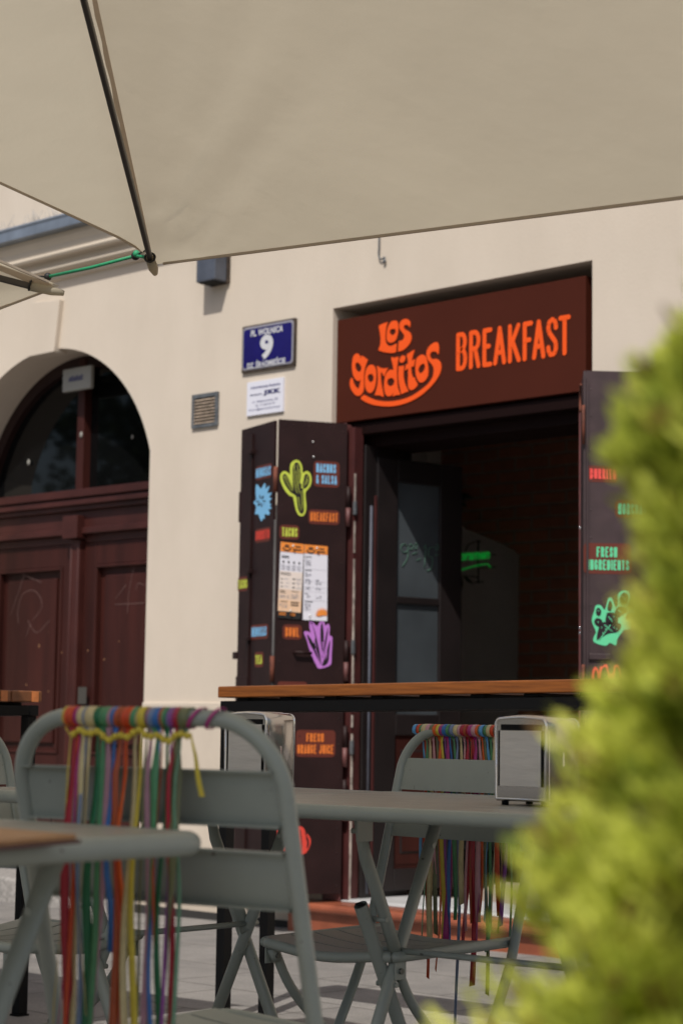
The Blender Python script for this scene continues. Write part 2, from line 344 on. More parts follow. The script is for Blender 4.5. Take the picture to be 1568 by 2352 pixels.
def text2d(body, offset=0., depth=.02, shear=0., space=1.):
    cu = bpy.data.curves.new('tmp', 'FONT'); cu.body = body; cu.size = 1; cu.offset = offset; cu.extrude = depth/2; cu.shear = shear; cu.space_character = space; cu.resolution_u = 4
    ob = bpy.data.objects.new('tmp', cu); COL.objects.link(ob); bpy.context.view_layer.update()
    me = bpy.data.meshes.new_from_object(ob.evaluated_get(bpy.context.evaluated_depsgraph_get()))
    V = [(v.co.x, v.co.y, v.co.z) for v in me.vertices]; F = [tuple(p.vertices) for p in me.polygons]
    bpy.data.objects.remove(ob); bpy.data.curves.remove(cu); bpy.data.meshes.remove(me)
    return V, F
class Face:
    """a flat surface of the place: origin, horizontal direction u, outward normal n"""
    def __init__(s, P, u, n, z=(0,0,1)): s.P = Vector(P); s.u = Vector(u).normalized(); s.n = Vector(n).normalized(); s.z = Vector(z).normalized()
    def __call__(s, u, v, d=0.): return s.P + s.u*u + s.z*v + s.n*d
    def at(s, p, d=0.):
        q = onpl(p, s.P+s.n*d, s.n) - s.P; return (q.dot(s.u), q.dot(s.z))
def put_fit(mb, VF, F, u0, u1, v0, v1, d0, dscale=1., mi=0, slope=0.):
    V, Fc = VF
    if not V: return
    xa = min(p[0] for p in V); xb = max(p[0] for p in V); ya = min(p[1] for p in V); yb = max(p[1] for p in V); za = min(p[2] for p in V)
    mb.add([F(u0+(p[0]-xa)/(xb-xa)*(u1-u0), v0+(p[1]-ya)/(yb-ya)*(v1-v0)+slope*((p[0]-xa)/(xb-xa)), d0+(p[2]-za)*dscale) for p in V], Fc, mi)

# condensed stroke alphabet, unit cell 1 x 1
def arc(cx, cy, rx, ry, a0, a1, n=6): return [(cx+rx*math.cos(math.radians(a0+(a1-a0)*i/n)), cy+ry*math.sin(math.radians(a0+(a1-a0)*i/n))) for i in range(n+1)]
O_ = arc(.5,.78,.5,.22,0,180,8)+arc(.5,.22,.5,.22,180,360,8)+[(1,.78)]
GL = {
'A': [[(0,0),(.5,1),(1,0)],[(.2,.3),(.8,.3)]],
'B': [[(0,0),(0,1)],[(0,1)]+arc(.55,.78,.4,.22,90,-90,6)+[(0,.53)],[(0,.53)]+arc(.55,.27,.45,.27,90,-90,6)+[(0,0)]],
'C': [arc(.5,.78,.5,.22,0,180,8)+arc(.5,.22,.5,.22,180,360,8)],
'D': [[(0,0),(0,1)]+arc(.5,.75,.5,.25,90,0,5)+arc(.5,.25,.5,.25,0,-90,5)+[(0,0)]],
'E': [[(1,1),(0,1),(0,0),(1,0)],[(0,.53),(.75,.53)]],
'F': [[(1,1),(0,1),(0,0)],[(0,.53),(.75,.53)]],
'G': [arc(.5,.78,.5,.22,0,180,8)+arc(.5,.22,.5,.22,180,360,8)+[(1,.48),(.6,.48)]],
'H': [[(0,0),(0,1)],[(1,0),(1,1)],[(0,.5),(1,.5)]],
'I': [[(.5,0),(.5,1)]],
'J': [[(1,1)]+arc(.5,.22,.5,.22,0,-180,8)],
'K': [[(0,0),(0,1)],[(.95,1),(.12,.45)],[(.3,.56),(1,0)]],
'L': [[(0,1),(0,0),(1,0)]],
'M': [[(0,0),(0,1),(.5,.3),(1,1),(1,0)]],
'N': [[(0,0),(0,1),(1,0),(1,1)]],
'O': [O_],
'R': [[(0,0),(0,1)]+arc(.5,.76,.5,.24,90,-90,7)+[(0,.52)],[(.55,.52),(1,0)]],
'S': [arc(.5,.78,.5,.22,-5,180,8)+[(.08,.66),(.92,.36)]+arc(.5,.22,.5,.22,0,-180,8)],
'T': [[(0,1),(1,1)],[(.5,1),(.5,0)]],
'U': [[(0,1)]+arc(.5,.22,.5,.22,180,360,8)+[(1,1)]],
'W': [[(0,1),(.22,0),(.5,.75),(.78,0),(1,1)]],
'&': [[(1,0),(.15,.75)]+arc(.42,.82,.28,.18,180,0,6)+[(.1,.32)]+arc(.42,.2,.4,.2,150,330,6)+[(1,.42)]],
}
_dz = [0]
def strokes(mb, F, ch, u0, u1, v0, v1, r, d, mi=0, fl=.18):
    """flat painted strokes: bars and round joints, each a hair above the one before"""
    for L in GL.get(ch, []):
        P = [(u0+r+(u1-u0-2*r)*x, v0+r+(v1-v0-2*r)*y) for x, y in L]
        for (xa, ya), (xb, yb) in zip(P, P[1:]):
            l_ = math.hypot(xb-xa, yb-ya)
            if l_ < 1e-6: continue
            nx, ny = -(yb-ya)/l_*r, (xb-xa)/l_*r; _dz[0] = (_dz[0]+1) % 11; dd = d+_dz[0]*.00006
            mb.add([F(xa+nx, ya+ny, dd), F(xa-nx, ya-ny, dd), F(xb-nx, yb-ny, dd), F(xb+nx, yb+ny, dd)], [(0,1,2,3)], mi)
        for i, (x, y) in enumerate(P):
            if 0 < i < len(P)-1 and len(P) > 12 and i % 2: continue
            _dz[0] = (_dz[0]+1) % 11; dd = d+.0007+_dz[0]*.00006
            mb.add([F(x+r*math.cos(2*PI*k/12), y+r*math.sin(2*PI*k/12), dd) for k in range(12)], [tuple(range(12))], mi)
def word(mb, F, s, u0, u1, v0, v1, d, rr=.15, gap=.28, mi=0):
    n = len(s); wd = [(.45 if c == 'I' else .6 if c == ' ' else 1.25 if c in 'MW' else 1.) for c in s]
    tot = sum(wd)+gap*(n-1); k = (u1-u0)/tot; x = u0; lw = k
    r = min(rr*k*1.15, (v1-v0)*.13)
    for c, q in zip(s, wd):
        if c != ' ': strokes(mb, F, c, x, x+q*k, v0, v1, r, d, mi)
        x += (q+gap)*k
def rrect(u0, u1, v0, v1, r, n=5):
    L = []
    for cx, cy, a in ((u1-r, v1-r, 0), (u0+r, v1-r, 90), (u0+r, v0+r, 180), (u1-r, v0+r, 270)): L += arc(cx, cy, r, r, a, a+90, n)
    return L

# ================================================================== SETTING: the square
g = MB(); 
for a, b in ((-150, 0),): g.add([(-150,-250,0),(150,-250,0),(150,.35,0),(-150,.35,0)], [(0,1,2,3)])
g.v = [Vector((p.x, p.y, G(p.x, p.y))) for p in g.v]
tag(g.build('paving', 'paving'), kind='structure')

# ================================================================== THE HOUSE
H0 = (0., 0., 0.)
house = thing('cafe_building', H0, 'cream plastered old house with dark arched door and open shop entrance', 'building')
WALL = Face((0,0,0), (1,0,0), (0,-1,0))
AC = (-2.33, 2.067); AR = .92; AX = -1.45
a1 = math.degrees(math.acos((AX-AC[0])/AR))
archl = arc(AC[0], AC[1], AR, AR, a1, 180-a1, 40)
def arch_loop(inset=0., bottom=-.4):
    L = [(p[0]+ (0), p[1]) for p in archl]
    if inset:
        L = []
        a2 = math.degrees(math.acos((AX-inset-AC[0])/(AR-inset)))
        L = arc(AC[0], AC[1], AR-inset, AR-inset, a2, 180-a2, 40)
    return [(2*AC[0]-AX+inset if False else L[-1][0], bottom)] + [(L[0][0], bottom)] + L
SX0, SX1, SZ1 = -.133, 1.402, 2.918
V, Fc = fill2d([[(-12,-.4),(9,-.4),(9,9),(-12,9)], arch_loop(0, -.35), [(SX0,-.3),(SX1,-.3),(SX1,SZ1),(SX0,SZ1)]], .42)
wl = MB(); wl.add([(p[0], .42-p[2], p[1]) for p in V], Fc)
wl.build('wall', 'plaster', house)
# plinth
pl = MB(); pl.box(-1.449, -.14, -.012, .1, -.3, 1.008); pl.box(1.404, 9, -.012, .1, -.3, 1.008); pl.box(-12, -3.212, -.012, .1, -.3, 1.008)
pl.build('plinth', 'plaster2', house, bevel=.004)
gp = MB(); gp.box(-1.449, -.14, -.03, -.012, -.3, G(-.8, 0)+.035); gp.build('plinth_gap', 'gap', house)
# cornice with gutter and spikes
prof = [(0,3.36),(-.035,3.365),(-.042,3.40),(-.10,3.405),(-.108,3.413),(-.104,3.424),(-.085,3.43),(-.082,3.462),(-.155,3.468),(-.166,3.480),(-.160,3.494),(-.138,3.50),(-.130,3.54),(-.150,3.575),(-.150,3.60),(0,3.60)]
prof = [(y*.66, z+(.012 if z > 3.35 else 0)) for y, z in prof]; prof[0] = (0, 3.372); prof[-1] = (0, 3.612)
co = MB(); n = len(prof)
co.add([(-12,y,z) for y, z in prof]+[(9,y,z) for y, z in prof], [(i,(i+1)%n,n+(i+1)%n,n+i) for i in range(n)]+[tuple(range(n)), tuple(range(n,2*n))])
cor = co.build('cornice', 'trim', house)
gu = MB(); gu.box(-12, 9, -.152, -.002, 3.614, 3.622); gu.box(-12, 9, -.160, -.152, 3.614, 3.672); gu.tube([(-12,-.156,3.680),(9,-.156,3.680)], .011, 10); gu.box(-12, 9, -.150, -.002, 3.665, 3.680)
gu.build('gutter', 'zinc', cor)
sp = MB(); rnd = random.Random(3)
for i in range(95):
    x = -3.6+i*.022; y = rnd.uniform(-.14,-.03)
    sp.tube([(x,y,3.675),(x+rnd.uniform(-.035,.035), y+rnd.uniform(-.05,.05), 3.675+rnd.uniform(.06,.11))], .0018, 5)
tag(sp.build('bird_spikes', 'wire', cor), kind='stuff')
# keystone
kq = [on(r1(*p), 1, -.03) for p in ((145,700),(275,685),(248,925),(135,948))]
ks = MB(); ks.prism([(q.x, q.z) for q in kq], lambda u, v, d: Vector((u, d, v)), -.032, .06); ks.build('keystone', 'plaster', house, bevel=.003)

# arched door ------------------------------------------------------
DY = .25
ad = MB()
outer = arch_loop(-.03, -.1); inner = arch_loop(.075, 2.21)
V, Fc = fill2d([outer, inner, ], .07) if False else (None, None)
# arched frame (ring above the transom)
def ring(mb, i0, i1, y0, y1, mi=0, zb=2.16):
    def pts(ins):
        R_ = AR-ins; a2 = math.degrees(math.acos((AX-ins-AC[0])/R_)); A = arc(AC[0], AC[1], R_, R_, a2, 180-a2, 40)
        return [(A[0][0], zb)]+A+[(A[-1][0], zb)]
    A = pts(i0); B = pts(i1); n = len(A)
    mb.add([(p[0],y0,p[1]) for p in A]+[(p[0],y0,p[1]) for p in B]+[(p[0],y1,p[1]) for p in A]+[(p[0],y1,p[1]) for p in B],
           [(i,i+1,n+i+1,n+i) for i in range(n-1)]+[(n+i,n+i+1,3*n+i+1,3*n+i) for i in range(n-1)]+[(i,2*n+i,2*n+i+1,i+1) for i in range(n-1)], mi)
ring(ad, -.02, .05, DY, DY+.08); ring(ad, .05, .065, DY-.0, DY+.085)
XL = 2*AC[0]-AX
ad.box(XL-.02, XL+.05, DY, DY+.09, -.1, 2.16); ad.box(AX-.05, AX+.02, DY, DY+.09, -.1, 2.16)
M['archframe'] = mat('arch_frame_paint', (.022, .009, .008), .5, spec=.25)
door = ad.build('arched_door', 'archframe', house, bevel=.004)
tr = MB()
tr.box(XL, AX, DY-.055, DY+.08, 2.165, 2.21); tr.box(XL, AX, DY-.035, DY+.08, 2.145, 2.165); tr.box(XL, AX, DY-.075, DY+.08, 2.118, 2.145)
tr.box(XL, AX, DY-.05, DY+.08, 2.09, 2.118); tr.box(XL, AX, DY-.02, DY+.08, 1.99, 2.09)
tr.box(XL, -2.39, DY-.045, DY+.08, 1.955, 1.99); tr.box(-2.25, AX, DY-.045, DY+.08, 1.955, 1.99); tr.box(XL, AX, DY-.0, DY+.08, 1.91, 1.955)
tr.box(-2.385, -2.255, DY-.075, DY+.05, 1.93, 2.06)
tr.build('transom', 'doorhi', door, bevel=.004)
mu = MB(); mu.box(-2.36, -2.30, DY-.01, DY+.06, 2.21, 2.97); mu.build('mullion', 'doorwood', door, bevel=.004)  # darker paint than the mouldings, so shade under the arch is in its colour
for sx, (xa, xb) in enumerate(((XL+.05, -2.36), (-2.30, AX-.05))):
    # fanlight pane clipped to the arch
    P = []; N = 24
    for i in range(N+1):
        x = xa+(xb-xa)*i/N; P.append((x, AC[1]+math.sqrt(max(0, (AR-.05)**2-(x-AC[0])**2))))
    P = [(xa, 2.2)]+[(x, z) for x, z in P]+[(xb, 2.2)]
    q = MB(); q.prism(P[::-1], lambda u, v, d: Vector((u, d, v)), DY+.045, DY+.055)
    q.build('fanlight_pane', 'glassdark', door)
for sx, (xa, xb) in enumerate(((XL+.05, -2.365), (-2.275, AX-.05))):
    lf = MB(); t_ = .10
    y0 = DY+.005
    lf.box(xa, xa+t_, y0, y0+.05, .1, 1.91); lf.box(xb-t_, xb, y0, y0+.05, .1, 1.91)
    for z0, z1 in ((.1,.24),(.60,.72),(1.78,1.91)): lf.box(xa+t_, xb-t_, y0, y0+.05, z0, z1)
    for z0, z1 in ((.24,.60),(.72,1.78)):
        lf.box(xa+t_, xb-t_, y0+.03, y0+.045, z0, z1)
        # raised field and mouldings
        lf.box(xa+t_+.07, xb-t_-.07, y0+.012, y0+.03, z0+.06, z1-.06)
        for a_, b_, c_, d_ in ((xa+t_, xb-t_, z1-.018, z1), (xa+t_, xb-t_, z0, z0+.018), (xa+t_, xa+t_+.018, z0+.018, z1-.018), (xb-t_-.018, xb-t_, z0+.018, z1-.018)):
            lf.box(a_, b_, y0-.008, y0+.03, c_, d_)
    lf.box(xa+.02, xb-.02, y0-.02, y0, .60, .63)
    lfo = lf.build('door_leaf', 'doorwood', door, bevel=.005)
    rnd = random.Random(5+sx); ch = MB()
    for k in range(6):
        x = rnd.uniform(xa+.05, xb-.05); z = rnd.uniform(1.0, 1.45); a = .002+rnd.random()*.0045
        yy = y0+.0115 if xa+t_+.08 < x < xb-t_-.08 else y0-.0005
        if xa+t_ < x < xa+t_+.075 or xb-t_-.075 < x < xb-t_: continue
        ch = MB(); ch.ball((x, yy, z), a*.8, 0, (1,.15,rnd.uniform(.8,2.2)), 8); ch.build('paint_chip', 'chip', lfo)
    sc = MB()
    if sx == 0:
        cs = [[(50,1400),(90,1440),(140,1470),(245,1515)],[(165,1390),(120,1540),(60,1710)],[(110,1760),(105,1680),(130,1590),(185,1560),(230,1590),(245,1660),(190,1740)],[(165,1740),(215,1810),(290,1740)],[(150,1840),(180,1760)]]
    else:
        cs = [[(795,1395),(770,1500),(755,1600),(750,1700)],[(680,1610),(740,1530)],[(675,1645),(850,1635)],[(800,1560),(810,1520),(850,1530)],[(815,1385),(850,1375)]]
    for c in cs:
        Q = smooth_loop([tuple(on(r4(*p), 1, y0+.011)) for p in c], False, 4)
        sc.tube(Q, .0016, 5, flat=((0,1,0), .3))
    sc.build('scratches', 'scratch', lfo)
am = MB(); am.box(-2.362, -2.278, DY-.03, DY+.05, .1, 1.925); am.tube([(-2.352,DY-.03,.12),(-2.352,DY-.03,1.9)], .008, 8); am.tube([(-2.288,DY-.03,.12),(-2.288,DY-.03,1.9)], .008, 8)
tp = am.build('astragal', 'doorhi', door, bevel=.004)
tq = MB(); P = [on(r4(*p), 1, DY-.032) for p in ((465,2130),(510,2125),(505,2230),(458,2230))]
tq.box(min(p.x for p in P), max(p.x for p in P), DY-.034, DY-.031, P[2].z, P[0].z); tq.build('tape_patch', 'tape', tp)
st = MB(); st.box(XL-.02, AX-.001, -.14, DY+.1, -.3, .055); tag(st.build('stone_doorstep', 'granite', loc=(-2.3,0,-.1), bevel=.015), 'pale rough granite step under the arched brown door', 'step')
# white box above the fanlight
bx = [on(r4(*p), 1, DY-.10) for p in ((365,265),(530,232),(535,370),(368,395))]
x0 = (bx[0].x+bx[3].x)/2; x1 = (bx[1].x+bx[2].x)/2; z1 = (bx[0].z+bx[1].z)/2; z0 = (bx[2].z+bx[3].z)/2
wb = thing('door_light_box', ((x0+x1)/2, DY-.1, z0), 'small white box with blurred lettering at the top of the arched window', 'light')
b = MB(); b.box(x0, x1, DY-.10, DY-.072, z0, z1); b.box((x0+x1)/2-.02, (x0+x1)/2+.02, DY-.072, DY-.001, z1-.05, z1-.02, 0); b.build('housing', 'offwhite', wb, bevel=.006)
b = MB(); cF = Face(((x0+x1)/2, DY-.16, (z0+z1)/2), (1,0,0), (0,-1,0))
for k in range(9):
    b.box(x0+.06+k*.014, x0+.06+k*.014+.009, DY-.1012, DY-.1000, (z0+z1)/2-.012, (z0+z1)/2+.012+(k % 3)*.004)
b.build('lettering', 'ink', wb)
dots = ((168,808,.012),(477,645,.012),(778,658,.008))
for i, (px, py, rr) in enumerate(dots):
    q = on(r4(px, py), 1, DY+.03 if i != 1 else DY-.015); b = MB(); b.ball(q, rr, 0, (1,.5,1.5), 10)
    tag(b.build('sensor_dot', 'offwhite', loc=tuple(q)), ('small white dot stuck on the left fanlight pane', 'small white dot on the fanlight mullion', 'small white dot on the right fanlight pane')[i], 'sensor', 'white dots on the arched window')

# ------------------------------------------------------------------ things on the wall
def wall_rect(ps, y): 
    q = [on(p, 1, y) for p in ps]; return q
# house number plaque (tilted)
q = wall_rect([r1(1118,812), r1(1358,768), r1(1350,990), r1(1104,1027)], -.014)
pc = sum(q, Vector())/4; pu = ((q[1]-q[0])+(q[2]-q[3])).normalized(); pz = ((q[0]-q[3])+(q[1]-q[2])).normalized(); pz = (pz-pu*pz.dot(pu)).normalized()
W2 = ((q[1]-q[0]).length+(q[2]-q[3]).length)/4; H2 = ((q[0]-q[3]).length+(q[1]-q[2]).length)/4
PF = Face(pc, pu, (0,-1,0), pz)
pq = thing('house_number_plaque', (pc.x, 0, pc.z-H2), 'blue enamel plaque with big white 9 on the cream wall', 'sign')
b = MB(); b.prism(rrect(-W2, W2, -H2, H2, .006), PF, -.013, 0.); b.build('plate', 'rustdark', pq)
b = MB(); b.prism(rrect(-W2+.004, W2-.004, -H2+.010, H2-.008, .008), PF, .0005, .0015, 0)
b.build('rim', 'rustdark', pq)
b = MB(); b.prism(rrect(-W2+.007, W2-.009, -H2+.013, H2-.008, .020), PF, .002, .003); b.build('border', 'enamelr', pq)
b = MB(); b.prism(rrect(-W2+.014, W2-.019, -H2+.022, H2-.019, .016), PF, .0035, .0045); b.build('field', 'enamel', pq)
b = MB()
put_fit(b, text2d('9', .045), PF, -.052, .040, -.066, .058, .005, .03)
put_fit(b, text2d('PL. WOLNICA', .035, shear=.12), PF, -.122, .106, .060, .093, .005, .03)
put_fit(b, text2d('DZ. ŚRÓDMIEŚCIE', .03), PF, -.142, .128, -.103, -.064, .005, .03)
b.build('lettering', 'enamelw', pq)
# notice plate
q = wall_rect([(568,877),(651,867.5),(649,944.5),(565.5,956)], -.012)
nx0 = (q[0].x+q[3].x)/2; nx1 = (q[1].x+q[2].x)/2; nz0 = (q[2].z+q[3].z)/2; nz1 = (q[0].z+q[1].z)/2
np_ = thing('notice_plate', ((nx0+nx1)/2, 0, nz0), 'white notice plate reading JKK below the blue plaque', 'sign')
b = MB(); b.box(nx0, nx1, -.012, -.0, nz0, nz1); b.build('plate', 'white', np_)
NF = Face((nx0, -.012, nz0), (1,0,0), (0,-1,0)); nw = nx1-nx0; nh = nz1-nz0
b = MB(); put_fit(b, text2d('JKK', .085, space=1.25), NF, nw*.46, nw*.94, nh*.53, nh*.70, .0005, .02)
put_fit(b, text2d('ZARZĄDCA', .03), NF, nw*.09, nw*.43, nh*.57, nh*.625, .0005, .02)
b.build('bold_lettering', 'ink', np_)
b = MB(); put_fit(b, text2d('Administracja Budynku', .03), NF, nw*.10, nw*.92, nh*.76, nh*.86, .0005, .02)
put_fit(b, text2d('ul. Szlakowska 30', .0), NF, nw*.16, nw*.86, nh*.36, nh*.43, .0005, .02)
put_fit(b, text2d('tel. 12 266 66 70', .0), NF, nw*.24, nw*.78, nh*.25, nh*.31, .0005, .02)
put_fit(b, text2d('biuro@zarzadcamk.pl', .0), NF, nw*.07, nw*.92, nh*.12, nh*.20, .0005, .02)
b.build('fine_lettering', 'inkl', np_)
# vent grille
vt = thing('vent_grille', (-1.02, 0, 2.42), 'small metal vent grille left of the white notice plate', 'vent')
vx0, vx1, vz0, vz1 = -1.118, -.925, 2.418, 2.594
b = MB(); 
for a_ in ((vx0,vx1,vz1-.02,vz1),(vx0,vx1,vz0,vz0+.016),(vx0,vx0+.018,vz0+.016,vz1-.02),(vx1-.018,vx1,vz0+.016,vz1-.02)): b.box(a_[0],a_[1],-.014,0,a_[2],a_[3])
b.box(vx0+.018, vx1-.018, -.002, 0, vz0+.016, vz1-.02, 1); b.build('frame', ['ventgrey', 'hole'], vt)
b = MB()
for k in range(8):
    z = vz0+.020+k*.0170; b.hexa([(vx0+.018,-.016,z),(vx1-.018,-.016,z),(vx1-.018,-.003,z+.006),(vx0+.018,-.003,z+.006),(vx0+.018,-.016,z+.005),(vx1-.018,-.016,z+.005),(vx1-.018,-.003,z+.011),(vx0+.018,-.003,z+.011)])
b.build('slats', 'ventslat', vt)
# grey lamp box
lb = thing('wall_lamp', (-.94, 0, 3.15), 'slate grey wall lamp box high on the wall under the parasol edge', 'lamp')
b = MB(); b.box(-1.008, -.868, -.105, -.02, 3.155, 3.42); b.build('housing', 'lampbox', lb, bevel=.006)
b = MB(); b.box(-.998, -.862, -.02, 0, 3.15, 3.425); b.build('back_plate', 'rustdark', lb)
b = MB(); b.box(-.992, -.884, -.095, -.03, 3.150, 3.155); b.build('lens', 'hole', lb)
# hook and cable on the wall
q = [on(r2(*p), 1, -.012) for p in ((323,-30),(323,30),(322,75),(333,88),(346,80),(345,96))]
b = MB(); b.tube(smooth_loop([tuple(p) for p in q], False, 4), .004, 6); b.ball(q[-1], .010, 0, (1,.7,1)); 
tag(b.build('wall_hook', 'ventgrey', loc=tuple(q[2])), 'thin grey cable end with small hook above the sign recess', 'hook')

# ------------------------------------------------------------------ sign board
SY = .03; SF = Face((0, SY, 0), (1,0,0), (0,-1,0))
q = [on(p, 1, SY) for p in ((775.5,736),(1349,630.5),(1340,897.5),(770.5,972))]
sx0 = (q[0].x+q[3].x)/2; sx1 = (q[1].x+q[2].x)/2; sz1 = (q[0].z+q[1].z)/2; sz0 = (q[2].z+q[3].z)/2
sg = thing('shop_sign', ((sx0+sx1)/2, SY, sz0), 'wide brown sign board with orange lettering over the shop entrance', 'sign')
b = MB(); b.box(sx0, sx1, SY, SY+.11, sz0, sz1); b.build('board', 'board', sg, bevel=.002)
sL = zf(1390, 1260, .24872)
LG = {
'letter_l': ([[(512,185),(540,155),(580,138),(638,118),(650,122),(630,200),(618,300),(614,400),(630,460),(660,492),(700,498),(745,485),(790,460),(798,464),(790,540),(778,600),(700,610),(620,602),(560,588),(508,565),(505,555),(530,490),(540,400),(530,290)]], []),
'letter_o': ([[(765,90),(800,105),(820,160),(822,230),(812,320),(790,390),(750,432),(700,446),(660,430),(640,390),(638,320),(650,230),(680,150),(715,105)]], [[(735,222),(770,228),(784,262),(770,300),(735,325),(700,312),(684,280),(695,240)]]),
'letter_s': ([[(840,190),(850,130),(885,82),(940,62),(985,78),(1012,120),(1012,190),(1000,190),(975,160),(940,158),(912,180),(920,225),(975,255),(1015,295),(1034,350),(1026,420),(985,490),(930,545),(870,578),(824,586),(822,570),(832,430),(850,418),(890,405),(915,370),(918,325),(890,280),(855,235)]], []),
'letter_g': ([[(150,622),(185,635),(225,700),(230,662),(250,660),(285,690),(328,718),(325,745),(295,830),(275,930),(268,1050),(268,1180),(255,1240),(225,1285),(185,1302),(140,1290),(95,1240),(60,1180),(45,1110),(52,1050),(72,1012),(85,1030),(110,1110),(145,1165),(180,1185),(200,1150),(218,1045),(190,1062),(160,1055),(125,1020),(95,950),(80,850),(85,740),(105,660)]], [[(165,762),(205,790),(232,840),(225,890),(195,915),(155,895),(132,840),(138,785)]]),
'letter_o.b': ([[(385,800),(425,815),(455,865),(468,950),(465,1050),(450,1150),(420,1220),(380,1253),(335,1240),(300,1180),(287,1090),(290,980),(305,890),(340,825)]], [[(375,948),(410,960),(430,1005),(415,1060),(380,1082),(345,1060),(330,1010),(345,965)]]),
'letter_r': ([[(482,825),(495,828),(535,850),(590,860),(655,852),(650,870),(620,930),(595,990),(580,960),(560,925),(545,930),(540,1000),(550,1110),(570,1220),(585,1305),(570,1315),(530,1295),(450,1290),(448,1275),(475,1190),(495,1080),(497,980),(490,890)]], []),
'letter_d': ([[(710,685),(760,690),(820,675),(815,760),(802,860),(800,980),(806,1100),(820,1200),(850,1280),(790,1288),(740,1308),(733,1300),(748,1235),(725,1280),(690,1305),(650,1305),(615,1265),(598,1180),(598,1080),(615,980),(650,915),(700,878),(745,885),(735,800)]], [[(710,1012),(748,1030),(762,1070),(745,1120),(700,1145),(660,1130),(643,1090),(660,1035)]]),
'letter_i': ([[(832,825),(870,825),(912,815),(908,900),(905,980),(920,1080),(950,1160),(980,1228),(940,1240),(878,1270),(860,1210),(838,1110),(825,1000),(826,900)]], []),
'dot_i': ([[(905,650),(932,672),(932,720),(905,760),(870,768),(846,745),(850,700),(875,662)]], []),
'letter_t': ([[(962,638),(1010,605),(1080,560),(1075,600),(1052,680),(1042,740),(1088,708),(1088,740),(1072,828),(1035,832),(1030,900),(1040,960),(1060,1015),(1078,1000),(1095,1050),(1130,1120),(1110,1160),(1070,1195),(1030,1208),(995,1185),(980,1120),(982,1000),(982,930),(980,862),(935,895),(938,850),(950,795),(980,780),(975,710)]], []),
'letter_o.c': ([[(1210,638),(1250,660),(1280,720),(1298,820),(1305,920),(1290,1000),(1250,1060),(1190,1088),(1150,1065),(1115,990),(1100,890),(1102,790),(1120,700),(1165,655)]], [[(1225,782),(1252,810),(1250,860),(1220,915),(1180,938),(1150,915),(1150,865),(1180,810)]]),
'letter_s.b': ([[(1277,640),(1285,570),(1325,500),(1390,450),(1440,438),(1465,470),(1475,540),(1470,625),(1460,628),(1435,595),(1390,585),(1350,605),(1330,650),(1345,695),(1385,712),(1430,705),(1480,735),(1510,800),(1510,880),(1480,970),(1410,1080),(1310,1190),(1180,1300),(1020,1390),(860,1445),(700,1470),(540,1465),(400,1440),(290,1395),(222,1345),(245,1310),(275,1288),(340,1320),(450,1365),(580,1388),(720,1388),(880,1360),(1040,1300),(1180,1210),(1300,1110),(1370,1010),(1392,920),(1388,840),(1350,780),(1300,720)]], []),
}
for nm, (outs, holes) in LG.items():
    loops = [[SF.at(sL(*p)) for p in smooth_loop(L, True, 3)] for L in outs+holes]
    V, Fc = fill2d(loops, .004); b = MB(); b.add([SF(p[0], p[1], p[2]+.0008) for p in V], Fc)
    b.build(nm.split('.')[0], 'orange', sg)
s2 = zf(1780, 1220, .3444)
vB0 = SF.at(s2(160,768))[1]; vB1 = SF.at(s2(190,315))[1]
for ch, xa, xb in zip('BREAKFAST', (131,281,437,562,732,903,1013,1177,1318), (260,414,552,712,882,1024,1168,1314,1462)):
    b = MB(); ym = 400
    ua = SF.at(s2(xa, 480))[0]; ub = SF.at(s2(xb, 440))[0]
    strokes(b, SF, ch, ua, ub, vB0, vB1, .0112, .002)
    b.build('letter_'+ch.lower(), 'orange', sg)

# ------------------------------------------------------------------ shop entrance (parts of the house)
ZT = 2.335
hd = MB(); hd.box(SX0+.002, SX1-.002, .05, .40, ZT-.045, ZT+.01); hd.box(SX0+.03, SX1-.03, .12, .40, ZT-.10, ZT-.045)
M['lintel'] = mat('lintel_paint', (.010, .0035, .003), .6, spec=.1)
hd.build('lintel', 'lintel', house, bevel=.003)
jb = MB(); jb.box(-.130, -.048, -.020, .06, .09, 2.34); jb.box(-.048, -.008, -.028, -.022, .09, 2.34); jb.box(-.048, -.043, -.022, .06, .09, 2.34, 0)
fr = jb.build('door_frame', ['frame'], house, bevel=.002)
jb = MB(); jb.box(-.043, .022, .0, .06, .09, 2.32); jb.build('inner_jamb', 'framedark', fr)
jb = MB(); rnd = random.Random(9); z = .1
while z < 2.0:
    hh = rnd.uniform(.05,.16); ww = rnd.uniform(.002,.0055)
    jb.box(.022, .022+ww, -.0005, .009, z, z+hh); z += hh+rnd.choice((.0,.0,.03))
jb.build('worn_edge', 'worn', fr)
for zz in (1.93, 1.27, .80): 
    b = MB(); b.box(.018, .034, -.006, .010, zz-.033, zz+.033); b.build('latch', 'ventgrey', fr, bevel=.003)
jb = MB(); jb.box(1.345, 1.40, -.02, .08, .09, 2.34); jb.build('right_jamb', 'frame', house, bevel=.002)
# dark inner frame: grey profile + brown strip
jb = MB(); jb.box(1.30, 1.399, .10, .40, .09, 2.24); jb.build('inner_frame', 'blackwood', house, bevel=.003)
jb = MB(); jb.box(.0225, .034, .065, .40, .09, 2.24); ij = jb.build('inner_frame', 'blackwood', house, bevel=.003)
jb = MB(); gq = on(r8(256,900), 1, .11); jb.tube([(gq.x,.11,.12),(gq.x,.11,1.95)], .011, 8); jb.build('grey_rail', 'greyblue', ij)
jb = MB(); jb.box(gq.x+.016, gq.x+.024, .118, .13, .12, 2.0); jb.build('brown_strip', 'framedark', ij)
